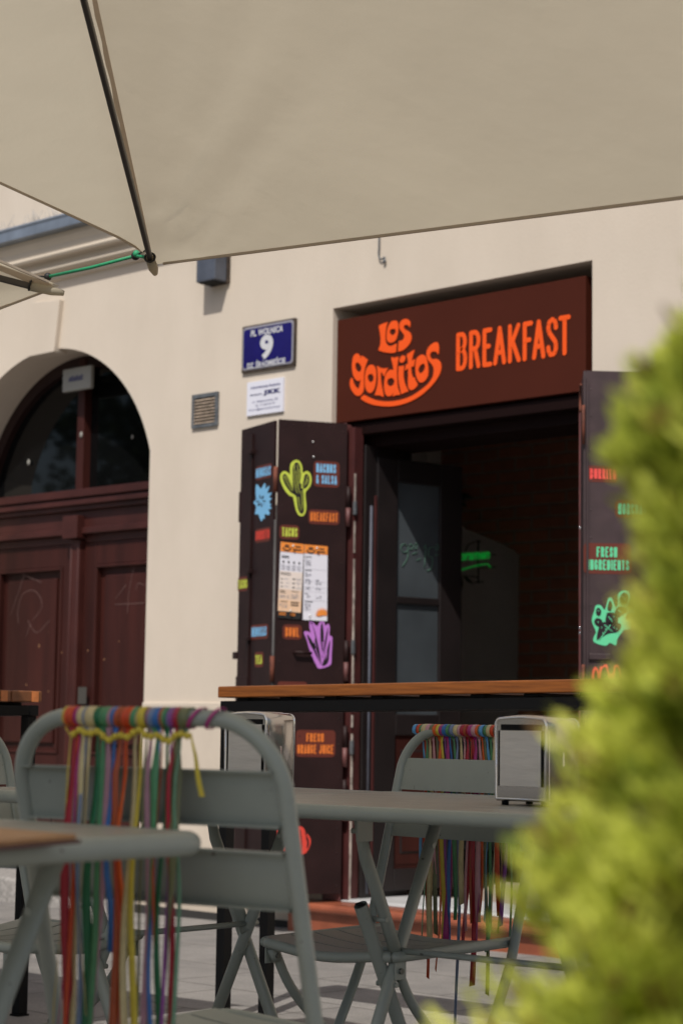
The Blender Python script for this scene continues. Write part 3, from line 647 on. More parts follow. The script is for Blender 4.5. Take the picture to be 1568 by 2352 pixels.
# inner glazed door leaf, opened inwards
HX = on(r8(298,700), 1, .14); HX.z = 0; ED = on(r8(782,700), 1, .66); ED.z = 0; dv = (ED-HX).normalized(); dn = Vector((dv.y, -dv.x, 0)); DL = (ED-HX).length
GF = Face(HX, dv, dn)
gd = MB()
def fbox(mb, F, u0, u1, v0, v1, d0, d1, mi=0): mb.hexa([F(u0,v0,d0),F(u1,v0,d0),F(u1,v0,d1),F(u0,v0,d1),F(u0,v1,d0),F(u1,v1,d0),F(u1,v1,d1),F(u0,v1,d1)], mi)
UA = GF.at(r8(412,900))[0]; UB = GF.at(r8(657,900))[0]; fbox(gd, GF, 0, UA, .13, 2.19, -.04, 0); fbox(gd, GF, UB, DL, .13, 2.19, -.04, 0); fbox(gd, GF, UA, UB, 2.08, 2.19, -.04, 0)
fbox(gd, GF, UA, UB, .13, .23, -.04, 0); fbox(gd, GF, UA, UB, .86, .96, -.04, 0); fbox(gd, GF, UA, UB, 1.49, 1.525, -.035, -.003)
fbox(gd, GF, UA, UB, .23, .86, -.03, -.015); fbox(gd, GF, UA+.04, UB-.04, .30, .79, -.015, -.006)
glo = gd.build('glazed_door', 'blackwood', house, bevel=.004)
b = MB(); fbox(b, GF, UA, UB, .23, .862, -.0145, -.0135); fbox(b, GF, UA+.015, UB-.015, .25, .84, -.0135, -.010); fbox(b, GF, UA+.05, UB-.05, .31, .78, -.006, -.003); b.build('lower_panel', 'doorwood', glo, bevel=.003)
for z0, z1 in ((.96,1.49),(1.525,2.08)):
    b = MB(); fbox(b, GF, UA, UB, z0, z1, -.022, -.018); b.build('glass_pane', 'glassdoor', glo)
b = MB(); s8 = r8
for L in ([(470,835),(450,820),(430,840),(445,870),(470,860),(472,835),(470,900),(440,950)], [(520,915),(545,905)], [(560,850),(575,830),(565,960)],[(620,840),(595,845),(590,890),(612,900),(605,960),(580,975)], [(480,830),(490,822),(500,835),(490,855),(480,845)], [(510,822),(520,818),(524,840),(512,850),(508,830)],[(495,880),(525,870)], [(630,830),(642,826),(645,850),(632,855),(628,835)],[(625,885),(655,880)]):
    Q = [GF(*GF.at(s8(*p), -.016), -.016) for p in L]; b.tube(smooth_loop([tuple(x) for x in Q], False, 3), .0022, 5)
b.build('hours_lettering', 'chalk', glo)
# interior room
rm = MB(); rm.box(-2.6, 2.9, 3.6, 3.7, -.1, 3.2); rm.build('interior_back_wall', 'wallwhite', house)
for xx in (-2.7, 2.9):
    rm = MB(); rm.box(xx, xx+.1, .42, 3.7, -.1, 3.2); rm.build('interior_side_wall', 'wallwhite', house)
rm = MB(); rm.box(-2.6, 2.9, .42, 3.6, 3.2, 3.3); rm.build('interior_ceiling', 'ceilin', house)
rm = MB(); rm.box(-2.6, 2.9, .424, 3.6, .0, .08); rm.build('interior_floor', 'floorin', house)
BY = 2.6
bp_ = [on(r8(*p), 1, BY) for p in ((660,560),(800,735),(850,752),(950,795),(1030,832),(1080,855),(1108,885))]
L = [(bp_[0].x, 3.19)]+[(p.x, p.z) for p in bp_]+[(-1.01, 1.2), (-1.01, .081), (2.89, .081), (2.89, 3.19)]
V, Fc = fill2d([L], .4); rm = MB(); rm.add([(p[0], BY+.4-p[2], p[1]) for p in V], Fc); rm.build('brick_arch', 'brick', house)
# neon sign on a bracket inside
nb = on(r8(850,910), 1, 2.3)
ne = thing('neon_sign', (nb.x, 2.3, nb.z-.1), 'green glowing neon word sign on a black bracket inside the doorway', 'neon sign')
NFc = Face((0,2.3,0), (1,0,0), (0,-1,0))
u0, va = NFc.at(r8(690,930)); u1, vb = NFc.at(r8(938,875))
b = MB(); put_fit(b, text2d('Staropramen', .03, shear=.15), NFc, u0-.05, u1, nb.z-.022, nb.z+.062, .0, .1); 
q = [NFc(*NFc.at(r8(*p)), .0) for p in ((700,975),(780,968),(860,945),(925,935),(943,955))]; b.tube(q, .0038, 8); b.build('neon_tubes', 'neon', ne)
b = MB(); q = [NFc(*NFc.at(r8(*p)), -.03) for p in ((855,800),(855,1045))]; b.tube(q, .005, 6)
for c in (((780,860),(800,820),(855,800),(870,805)), ((790,1000),(850,1010)), ((830,1040),(885,1035)), ((860,880),(955,880)), ((860,955),(955,950))):
    b.tube([NFc(*NFc.at(r8(*p)), -.03) for p in c], .0035, 6)
b.build('bracket', 'black', ne)
pn = MB(); rnd = random.Random(2)
for (cx, cy) in ((795,560),(800,1030),(785,610)):
    for k in range(9):
        c = NFc(*NFc.at(r8(cx-10, cy-30)), .02); a = rnd.uniform(-2.6,-.4); L_ = rnd.uniform(.05,.11)
        d = Vector((math.cos(a), rnd.uniform(-.3,.3), math.sin(a))); e = c+d*L_; s_ = Vector((-d.z,0,d.x))*.012
        pn.add([c, c+d*L_*.5+s_, e, c+d*L_*.5-s_], [(0,1,2,3)])
pn.tube([NFc(*NFc.at(r8(780,500)), .02), NFc(*NFc.at(r8(785,1010)), .02)], .003, 5)
tag(pn.build('hanging_plant', 'plant', loc=(nb.x-.1,2.3,nb.z), recalc=False), 'dark hanging plant behind the glazed door beside the neon sign', 'plant')
# doorstep
q0 = on(r6(290,1430), 1, 0)
ss = thing('doorstep', (.6, -.1, G(.6,-.1)), 'rounded terracotta step with white threshold at the shop entrance', 'step')
b = MB(); xs0, xs1 = -.25, 1.62
zt = .088
pr = [(.0,zt),(-.13,zt)]+[(-.13+.022*math.cos(math.radians(a))-.022*0, zt-.022+.022*math.sin(math.radians(a))) for a in ()]
pr = [(.0,zt),(-.14,zt-.004)]+[(-.14-.022*math.sin(math.radians(a)), zt-.026+.022*math.cos(math.radians(a))) for a in range(0,181,30)]+[(-.125,zt-.05),(-.125,-.2),(.0,-.2)]
n = len(pr); b.add([(xs0,y,z) for y, z in pr]+[(xs1,y,z) for y, z in pr], [(i,(i+1)%n,n+(i+1)%n,n+i) for i in range(n)]+[tuple(range(n)), tuple(range(n,2*n))])
b.build('tread', 'terra', ss, bevel=.002)
b = MB(); b.box(SX0+.004, SX1-.004, .001, .43, zt-.02, zt+.012); b.box(.0, 1.34, -.03, .0, zt+.0005, zt+.008); b.build('threshold', 'marble', ss, bevel=.003)

# ------------------------------------------------------------------ shutters
ML = {}
def smat(k, c, r=.5): M[k] = mat(k, c, r, spec=.3)
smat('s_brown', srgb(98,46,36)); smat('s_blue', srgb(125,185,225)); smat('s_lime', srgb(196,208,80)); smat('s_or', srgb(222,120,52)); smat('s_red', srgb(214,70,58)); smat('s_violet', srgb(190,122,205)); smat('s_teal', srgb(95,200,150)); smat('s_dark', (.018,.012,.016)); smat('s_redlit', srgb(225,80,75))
smat('m_white', (.74,.73,.80), .6); smat('m_peach', (.74,.55,.42), .6); smat('m_peach2', (.78,.52,.34), .6); smat('m_orange', (.80,.26,.045), .6); smat('m_ink', (.02,.02,.02), .7); smat('m_grey', (.30,.30,.34), .7)
smat('m_peach0', (.76,.66,.60), .6)
def leaf_frame(A, B, n_hint):
    A = Vector((*A,0)); B = Vector((*B,0)); u = (B-A).normalized(); n = Vector((u.y,-u.x,0))
    if n.dot(Vector(n_hint)) < 0: n = -n
    return Face(A, u, n), (B-A).length
hA = on((793,1300), 1, -.030)
L1, w1 = leaf_frame((hA.x,-.030), (-.165,-.325), (1,0,0))
L2, w2 = leaf_frame((-.207,-.312), (-.548,-.20), (0,-1,0))
R1, wr1 = leaf_frame((1.362,-.03), (1.583,-.315), (-1,0,0))
R2, wr2 = leaf_frame((1.594,-.312), (1.822,-.075), (1,-1,0))
def make_leaf(F, wd, z0, z1, matn, seed, lab):
    v = MB(); fbox(v, F, 0, wd, z0, z1, -.012, 0)
    rnd = random.Random(seed)
    def riv(u, z, r=.0048):
        c = F(u, z, 0.); Vv = []; 
        for i in range(3):
            rr = r*math.cos(i*PI/6); h = r*.35*math.sin(i*PI/6)
            for k in range(8): a = 2*PI*k/8; Vv.append(c+F.u*rr*math.cos(a)+F.z*rr*math.sin(a)+F.n*h)
        v.add(Vv, [(i*8+k, i*8+(k+1)%8, (i+1)*8+(k+1)%8, (i+1)*8+k) for i in range(2) for k in range(8)]+[tuple(range(16,24))], 0, True)
    z = z0+.05
    while z < z1-.02: riv(.02, z+rnd.uniform(-.02,.02)); riv(wd-.022, z+rnd.uniform(-.02,.02)); z += .125
    for k in range(7): riv(.03+rnd.random()*(wd-.06), z1-.025)
    for k in range(5): riv(rnd.uniform(.04,wd-.04), rnd.uniform(z0+.1,z1-.05))
    o = v.build('shutter_leaf', matn, house); tag(o, lab)
    return o
s1z = 2.33; 
lf1 = make_leaf(L1, w1, .125, 2.335, 'shutter', 1, 'open shutter leaf with cactus sticker and two menus')
lf2 = make_leaf(L2, w2, .125, 2.335, 'shutter', 2, 'outermost left shutter leaf with blue agave sticker')
rf1 = make_leaf(R1, wr1, .11, 2.365, 'shutter2', 3, 'right inner shutter leaf seen edge on')
rf2 = make_leaf(R2, wr2, .11, 2.365, 'shutter2', 4, 'right outer riveted shutter leaf with teal stickers')
def sticker(F, leaf, quad, lines, colr, d=.001, kind='s_brown', pad=.0):
    """quad: photo points (TL,TR,BR,BL) of the plate; lines: [(text, f0, f1, x0, x1)] fractions"""
    P = [F.at(p) for p in quad]; u0 = min(P[0][0], P[3][0], P[1][0], P[2][0]); u1 = max(p[0] for p in P)
    v1 = (P[0][1]+P[1][1])/2; v0 = (P[2][1]+P[3][1])/2
    rev = P[0][0] > P[1][0]
    FF = F
    if rev:                       # text must read left to right for the viewer
        FF = Face(F.P+F.u*0, -F.u, F.n); u0, u1 = -u1, -u0
    b = MB(); b.prism(rrect(u0, u1, v0, v1, min(.018, (v1-v0)*.25)), FF, d*.4, d, 0)
    for s, f0, f1, x0, x1 in lines:
        word(b, FF, s, u0+(u1-u0)*x0, u0+(u1-u0)*x1, v0+(v1-v0)*f0, v0+(v1-v0)*f1, d+.0008, rr=.215, gap=.25, mi=1)
    o = b.build('sticker', [kind, colr], leaf); tag(o, 'brown sticker reading '+' '.join(l[0] for l in lines)); return o
sA = zf(930, 1700, .287); sB = zf(930, 2000, .287); sC = zf(930, 2400, .29975)
tq_ = lambda f, *pts: [f(*p) for p in pts]
sticker(L1, lf1, tq_(sA, (1135,485),(1490,530),(1480,885),(1125,850)), [('NACHOS',.55,.90,.10,.86),('& SALSA',.12,.46,.10,.90)], 's_blue')
sticker(L1, lf1, tq_(sB, (1065,120),(1490,160),(1480,365),(1055,320)), [('BREAKFAST',.2,.82,.06,.94)], 's_or')
sticker(L1, lf1, tq_(sB, (655,345),(930,355),(925,555),(655,545)), [('TACOS',.18,.82,.12,.9)], 's_lime')
sticker(L1, lf1, tq_(sC, (668,325),(925,335),(920,535),(670,525)), [('BOWL',.18,.82,.14,.86)], 's_or')
s3a = zf(1180, 2780, .3915)
sticker(L1, lf1, [r3(510,2208), r3(740,2212), r3(740,2300), r3(510,2300)], [('HOLA',.2,.8,.1,.9)] and [], 's_or')
sticker(L1, lf1, tq_(s3a, (15,350),(412,372),(405,645),(5,630)), [('FRESH',.56,.88,.26,.70),('ORANGE JUICE',.12,.46,.04,.95)], 's_or')
sticker(L2, lf2, tq_(sA, (325,590),(552,522),(545,718),(322,785)), [('MIMOSAS',.15,.85,.04,.95)], 's_blue')
sticker(L2, lf2, tq_(sB, (325,412),(530,372),(520,570),(318,605)), [('BURRITO',.18,.85,.05,.95)], 's_red')
sticker(L2, lf2, tq_(sB, (75,1085),(212,1062),(212,1262),(75,1285)), [('TACOS',.18,.82,.05,.98)], 's_lime')
sticker(L2, lf2, tq_(sC, (258,340),(478,318),(470,518),(245,535)), [('MIMOSAS',.18,.85,.06,.92)], 's_blue')
sticker(L2, lf2, tq_(sC, (305,700),(415,692),(405,895),(295,905)), [('TEA',.2,.8,.12,.88)], 's_lime')
sR = zf(2250, 1450, .5527)
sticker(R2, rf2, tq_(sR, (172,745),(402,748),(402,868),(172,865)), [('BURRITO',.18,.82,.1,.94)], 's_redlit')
sticker(R2, rf2, tq_(sR, (380,1000),(660,1002),(660,1125),(380,1122)), [('HORCHATA',.18,.82,.08,.94)], 's_teal')
sticker(R2, rf2, tq_(sR, (152,1308),(498,1310),(490,1532),(150,1530)), [('FRESH',.54,.88,.27,.70),('INGREDIENTS',.12,.46,.09,.95)], 's_teal')

def cut(F, leaf, f, outline, darks, colr, lab, lines=(), lw=.0016, lightdots=()):
    loops = [[F.at(f(*p)) for p in smooth_loop(outline, True, 3)]]
    V, Fc = fill2d(loops, .0012); b = MB(); b.add([F(p[0], p[1], p[2]+.0004) for p in V], Fc, 0)
    for D in darks:
        V, Fc = fill2d([[F.at(f(*p)) for p in smooth_loop(D, True, 3)]], .0008); b.add([F(p[0], p[1], p[2]+.0018) for p in V], Fc, 1)
    for Ln in lines:
        P = [F(*F.at(f(*p)), .003) for p in Ln]; b.tube(smooth_loop([tuple(x) for x in P], False, 3), lw, 5, 0, flat=(F.n, .3))
    for (x, y, r) in lightdots:
        b.ball(F(*F.at(f(x, y)), .003), r, 0, (1,1,1), 6)
    o = b.build('sticker', [colr, 's_dark'], leaf); tag(o, lab); return o
# lime cactus
cact = [(880,487),(935,510),(968,580),(975,660),(990,665),(1030,642),(1075,670),(1100,750),(1085,840),(1040,905),(1015,940),(1015,1020),(1025,1120),(1018,1210),(990,1260),(950,1272),(905,1240),(875,1160),(855,1060),(838,1000),(800,990),(740,930),(690,840),(662,750),(672,680),(720,642),(770,665),(800,690),(800,600),(815,530)]
din = [[(880,520),(925,545),(945,620),(950,720),(930,800),(960,830),(950,880),(975,880),(985,960),(990,1100),(992,1200),(960,1240),(915,1190),(895,1080),(885,1000),(850,960),(840,860),(835,700),(838,590)],
       [(720,680),(760,710),(800,790),(840,880),(860,950),(820,950),(760,880),(710,790),(695,720)], [(1030,680),(1060,710),(1070,770),(1050,840),(1000,890),(975,850),(990,760),(1005,700)]]
dl = [[(862,560),(855,700),(870,860),(900,960)],[(905,560),(912,700),(915,860),(930,960)],[(880,640),(890,760),(895,880)],[(715,715),(770,830),(835,930)],[(740,705),(790,800),(850,920)],[(1040,710),(1020,790),(990,860)],[(1050,760),(1025,830)],[(915,1010),(930,1120),(950,1200)],[(960,920),(965,1050),(970,1180)],[(935,620),(935,760)]]
cut(L1, lf1, sA, cact, din, 's_lime', 'lime green cactus sticker', dl, .0015)
# blue agave
rnd = random.Random(11); ag = [(330,838),(355,840),(388,885),(415,870),(448,812),(462,850),(462,890),(510,848),(508,890),(488,950),(545,942),(528,985),(515,1010),(548,1025),(520,1060),(518,1090),(540,1110),(522,1130),(545,1165),(500,1180),(515,1215),(510,1258),(450,1245),(450,1310),(430,1300),(405,1345),(385,1300),(360,1245),(318,1245),(325,1190),(330,1130),(295,1080),(330,1040),(325,960)]
lns = [[(400+70*math.cos(a), 1060+90*math.sin(a)), (400+22*math.cos(a), 1060+30*math.sin(a))] for a in [0,.7,1.4,2.2,3.0,3.7,4.5,5.3]]
b = cut(L2, lf2, sA, ag, [[(x, y), (x+(tx-x)*.5+10, y+(ty-y)*.5+8), (tx, ty), (x+(tx-x)*.5-10, y+(ty-y)*.5-8)] for (x, y), (tx, ty) in lns], 's_blue', 'light blue agave sticker')
# violet aloe
al = [(1030,285),(1060,282),(1120,350),(1155,310),(1170,275),(1215,278),(1235,345),(1275,322),(1295,370),(1290,470),(1328,500),(1325,620),(1318,760),(1310,860),(1240,900),(1150,918),(1115,870),(1060,760),(1020,650),(990,540),(950,430),(1010,425),(1040,440),(1025,360)]
ald = [[(1060,330),(1100,430),(1130,560),(1160,700),(1180,860),(1140,800),(1090,700),(1060,600),(1090,560),(1100,480)], [(1190,300),(1210,400),(1215,560),(1200,700),(1175,560),(1170,400)], [(1270,370),(1262,480),(1240,620),(1215,740),(1225,600),(1245,460)], [(990,460),(1050,530),(1100,640),(1140,760),(1080,680),(1020,570)], [(1300,540),(1290,680),(1270,840),(1190,880),(1240,740),(1270,620)]]
cut(L1, lf1, sC, al, ald, 's_violet', 'violet aloe plant sticker', [[(1150,480),(1160,620),(1190,760)],[(1230,500),(1215,640),(1200,780)],[(1100,650),(1140,760),(1170,860)],[(1260,700),(1240,800)],[(1090,560),(1120,640)],[(1200,560),(1205,650)]], .0018)
# teal prickly pear on the right leaf
pp = [(210,1870),(228,1800),(240,1760),(275,1758),(305,1790),(330,1710),(360,1712),(385,1770),(400,1740),(400,1680),(440,1652),(485,1665),(490,1720),(475,1760),(500,1790),(548,1800),(550,1850),(500,1880),(495,1925),(450,1935),(425,1960),(395,2005),(385,2050),(340,2030),(310,2052),(225,2025),(228,1980),(240,1950)]
ppd = [[(258,1775),(278,1800),(268,1835),(245,1830),(240,1795)],[(250,1850),(285,1870),(270,1915),(235,1900),(228,1870)],[(345,1725),(360,1760),(345,1800),(325,1790),(330,1750)],[(440,1670),(475,1690),(465,1745),(430,1750),(412,1715)],[(400,1770),(450,1770),(470,1800),(430,1830),(400,1850),(375,1820)],[(480,1815),(530,1825),(500,1860),(460,1855)],[(330,1810),(390,1820),(400,1880),(350,1900),(310,1880),(315,1830)],[(290,1880),(420,1890),(400,1950),(330,1965),(265,2000),(245,2010),(255,1940)]]
cut(R2, rf2, sR, pp, ppd, 's_teal', 'teal prickly pear sticker', [[(345,1900),(300,1960),(265,2010)],[(300,1900),(360,1950)],[(330,1840),(360,1880)],[(400,1790),(430,1810)]], .0018, [(x, y, .0028) for x, y in ((280,1920),(310,1930),(290,1960),(330,1920),(370,1920),(390,1930),(430,1700),(450,1720),(258,1800),(255,1880),(350,1860),(370,1840))])
# red sticker tops (right leaf, above the bar table)
rc = [(215,2300),(215,2235),(232,2205),(250,2215),(262,2240),(270,2205),(290,2200),(300,2190),(322,2190),(330,2230),(345,2260),(368,2240),(372,2200),(392,2190),(412,2205),(425,2260),(430,2320),(380,2420),(260,2420)]
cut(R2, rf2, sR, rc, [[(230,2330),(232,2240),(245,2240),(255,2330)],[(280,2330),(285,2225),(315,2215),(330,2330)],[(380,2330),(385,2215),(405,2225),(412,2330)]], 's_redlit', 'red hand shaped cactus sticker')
sD = zf(1050, 3180, .1594)
rc2 = [(255,850),(300,900),(420,880),(600,860),(850,800),(1010,820),(1080,960),(1160,1030),(1210,1180),(1130,1400),(1000,1500),(700,1480),(450,1350),(330,1220),(280,1080),(290,1000)]
cut(L1, lf1, sD, rc2, [[(330,1080),(350,1060),(480,1230),(560,1330),(520,1340),(400,1200)],[(480,960),(505,940),(620,1120),(680,1260),(650,1250),(560,1110)],[(1080,1090),(1100,1080),(1140,1190),(1120,1330),(1100,1320),(1115,1200)]], 's_red', 'red pepper sticker near the bottom', [[(400,1000),(520,1200),(600,1310)],[(560,930),(640,1080),(700,1230)]], .0012)
rdk = MB()
for c in ([(370,920),(350,990),(430,1130),(560,1290)],[(430,910),(540,1090),(640,1270)],[(540,900),(620,1030),(700,1200)],[(1060,960),(1110,1060),(1150,1180),(1120,1330)],[(700,900),(760,1100),(800,1350)],[(820,900),(860,1100),(880,1350)],[(930,880),(960,1100),(960,1350)]):
    rdk.tube(smooth_loop([tuple(L1(*L1.at(sD(*p)), .0032)) for p in c], False, 3), .0022, 5, flat=(L1.n, .3))
rdk.build('sticker_line_work', 's_dark', lf1)
# hinges, bolts, handle, gap bars
for z0 in (1.93, 1.20, .80, .55):
    b = MB(); b.tube([L1(-.006, z0, .012), L1(-.006, z0+.10, .012)], .012, 10, 0); b.tube([L1(-.006, z0-.09, .012), L1(-.006, z0-.002, .012)], .012, 10, 1)
    b.build('hinge', ['shutter', 'frame'], lf1)
b = MB(); P = [L1(*L1.at(sC(*p))) for p in ((815,700),(1040,712))]; b.tube([P[0]+L1.n*.02, P[1]+L1.n*.02], .007, 8); b.tube([P[0], P[0]+L1.n*.022], .006, 8); b.build('handle', 'shutter', lf1)
for px, py in ((1120,235),(1128,443)):
    b = MB(); b.ball(L1(*L1.at(sA(px, py)), .001), .005, 0, (1,1,1), 8); b.build('drill_hole', 'screw', lf1)
b = MB()
fbox(b, L2, w2*.62, w2*.64, .2, 2.30, 0, .010)
for z in (2.2, 1.62, 1.30, .98):
    fbox(b, L2, w2*.58, w2*.69, z, z+.02, .0, .022)
b.build('locking_bar', 'shutter', lf2, bevel=.002)
b = MB(); fbox(b, L2, w2*.62, w2*.97, .70, 1.13, .001, .012); b.build('lock_plate', 'shutter', lf2, bevel=.002)
b = MB(); fbox(b, L2, w2, w2+.045, 1.215, 1.25, -.01, .006); b.build('edge_catch', 'shutter', lf2, bevel=.004)
b = MB(); fbox(b, L2, w2-.006, w2+.012, 1.88, 2.03, -.015, .004); b.build('edge_catch', 'shutter', lf2, bevel=.004)
b = MB(); 
for z in (1.99, 1.10, .5):
    b = MB(); b.tube([(-.186,-.321,z),(-.186,-.321,z+.12)], .012, 8); b.build('leaf_hinge', 'rust', lf2)
M['strip'] = mat('strip_grey', (.045,.04,.038), .5, var=.4, vscale=20)
b = MB(); b.tube([(-.188,-.315,.13),(-.188,-.315,1.86)], .0085, 8); b.build('cover_strip', 'strip', lf2)
b = MB(); fbox(b, R2, .0, .008, .12, 2.33, .001, .012); b.build('edge_strip', 'shutter2', rf2)
for z in (2.06, 1.0):
    b = MB(); b.tube([(1.589,-.324,z),(1.589,-.324,z+.16)], .007, 8); b.build('leaf_hinge', 'rust', rf2)
b = MB(); b.tube([R1(wr1-.01,2.31,.01), R1(wr1-.05,2.31,.012), R1(wr1-.05,2.22,.012), R1(wr1-.03,2.20,.012)], .005, 7); b.build('hook', 'rust', rf1)
for z in (1.72, 1.31, 1.29):
    b = MB(); b.ball(R1(wr1-.04, z, .012), .006, 0, (1,1,1), 8); b.build('bolt_head', 'chromeedge', rf1)
b = MB(); fbox(b, R2, .01, .10, 1.18, 1.205, .0, .012); b.build('bolt_plate', 'shutter2', rf2, bevel=.003)

# ------------------------------------------------------------------ menus pinned on the shutter
def menu(quad, lab, kindn):
    P = [L1.at(p, .006) for p in quad]; FF = Face(L1.P, -L1.u, L1.n); P = [(-a, b_) for a, b_ in P]
    TL, TR, BR, BL = P
    def m_(x, y): 
        a = (TL[0]+(TR[0]-TL[0])*x, TL[1]+(TR[1]-TL[1])*x); c = (BL[0]+(BR[0]-BL[0])*x, BL[1]+(BR[1]-BL[1])*x)
        return (a[0]+(c[0]-a[0])*y, a[1]+(c[1]-a[1])*y)
    base = L1.P - L1.u*TL[0] + Vector((0,0,BL[1]))
    t = thing('menu_sheet', tuple(base), lab, 'menu', 'menus pinned on the shutter')
    def q(mb, x0, x1, y0, y1, d, mi=0):
        C4 = [m_(x0,y0), m_(x1,y0), m_(x1,y1), m_(x0,y1)]
        mb.add([FF(*c, d+.004*math.sin(1.6*y0+c[0]*9)*0) for c in C4]+[FF(*c, d+.0004) for c in C4], [(0,3,2,1),(4,5,6,7),(0,1,5,4),(1,2,6,5),(2,3,7,6),(3,0,4,7)], mi)
    b = MB(); q(b, 0,1,0,1,.004,0)
    if kindn == 0: q(b, 0,1,.38,.62,.0052,1); q(b, 0,1,.62,.76,.0052,2); q(b, 0,1,.76,.91,.0052,3); q(b, -.01,1.0,.91,1.0,.0054,4)
    b.build('paper', ['m_white', 'm_peach0', 'm_peach', 'm_peach2', 'm_ink'], t)
    b = MB(); q(b, 0,1,0,.125 if kindn == 0 else .115,.0056,0); b.build('header', 'm_orange', t)
    b = MB(); rnd = random.Random(21+kindn)
    c = m_(.28,.06); b.tube([FF(c[0]+.020*math.cos(a), c[1]+.017*math.sin(a), .0064) for a in [PI*1.05+PI*.9*k/8 for k in range(9)]], .0035, 6, flat=(FF.n,.2))
    q(b, .19,.37,.03,.05,.006,0); q(b, .17,.39,.055,.07,.006,0)
    q(b, .64,.86,.035,.055,.006); q(b, .56,.9,.075,.095,.006)
    def rows(x0, x1, y0, y1, n, dens=.7, d=.006, hh=.45):
        st_ = (y1-y0)/n
        for i in range(n):
            x = x0
            while x < x1-.02:
                ww = rnd.uniform(.03,.09); 
                if rnd.random() < dens: q(b, x, min(x+ww, x1), y0+i*st_, y0+i*st_+st_*hh, d)
                x += ww+.015
    if kindn == 0:
        rows(.06,.38,.175,.215,2,1); 
        for k in range(4): q(b, .11+k*.23, .18+k*.23, .245, .27, .006)
        rows(.06,.5,.40,.44,2,1); rows(.06,.3,.635,.68,2,1); rows(.55,.85,.635,.655,1,1); rows(.55,.9,.775,.845,2,1,hh=.6); rows(.08,.4,.775,.795,1,1)
        for k in range(3): q(b, .58, .68, .47+k*.055, .485+k*.055, .006); q(b, .08, .14, .48+k*.05, .495+k*.05, .006)
    else:
        rows(.04,.34,.155,.175,1,1); rows(.05,.32,.335,.355,1,1); rows(.05,.18,.645,.665,1,1); rows(.05,.4,.75,.77,1,1)
    b.build('print', 'm_ink', t)
    b = MB()
    if kindn == 0:
        for k in range(4): rows(.06+k*.23, .22+k*.23, .295, .365, 9, .9)
        for k in range(3): rows(.2,.45,.48+k*.05,.495+k*.05,1,.8); rows(.74,.95,.465+k*.055,.50+k*.055,2,.8)
        rows(.06,.45,.70,.74,4,.6); rows(.55,.85,.67,.74,6,.6); rows(.06,.4,.80,.87,6,.7)
    else:
        for ya, yb, n_ in ((.18,.29,10),(.37,.43,4),(.455,.53,6),(.56,.60,3),(.67,.72,4),(.78,.88,8)): rows(.05,.30,ya,yb,n_,.6)
        for ya, yb, n_ in ((.455,.53,6),(.56,.60,3),(.67,.72,4)): rows(.5,.75,ya,yb,n_,.6)
        for y in (.32,.48,.56,.62,.735): q(b, .03,.97,y,y+.0015,.006)
    b.build('fine_print', 'm_grey', t)
    if kindn == 1:
        b = MB()
        for k in range(11):
            a = math.radians(10+k*17); c = Vector((.80,.93)); R_ = (.30, .115)
            tip = (c[0]+R_[0]*math.cos(a)*1.1, c[1]-R_[1]*math.sin(a)*1.0); 
            s1_ = (c[0]+R_[0]*.55*math.cos(a+.2), c[1]-R_[1]*.55*math.sin(a+.2)); s2_ = (c[0]+R_[0]*.55*math.cos(a-.2), c[1]-R_[1]*.55*math.sin(a-.2))
            pts = [m_(*c), m_(*s1_), m_(min(tip[0],1.0), tip[1]), m_(min(s2_[0],1.), s2_[1])]
            d = .0062+k*.0002; b.add([FF(*p, d) for p in pts], [(0,1,2,3)], 0)
        b.build('flower_print', 'm_orange', t, recalc=False)
    else:
        b = MB()
        for k in range(4): q(b, .05+(k % 2)*.48, .35+(k % 2)*.4, .93+(k//2)*.02, .94+(k//2)*.02, .0062)
        b.build('orange_print', 'm_orange', t)
    for (x, y) in ((.5,.04),(.5,.9) if kindn == 0 else (.26,.945)):
        c = FF(*m_(x, y), .006); b = MB(); b.tube([c, c+FF.n*.016], .0018, 6); b.ball(c+FF.n*.016, .006, 0, (1,1,1), 8); b.build('pin', 'screw', t)
menu(tq_(sB, (672,583),(995,618),(948,1668),(628,1640)), 'left menu sheet with peach lower half on the shutter', 0)
menu(tq_(sB, (1002,620),(1325,648),(1318,1690),(980,1672)), 'right white menu sheet with orange flower corner on the shutter', 1)

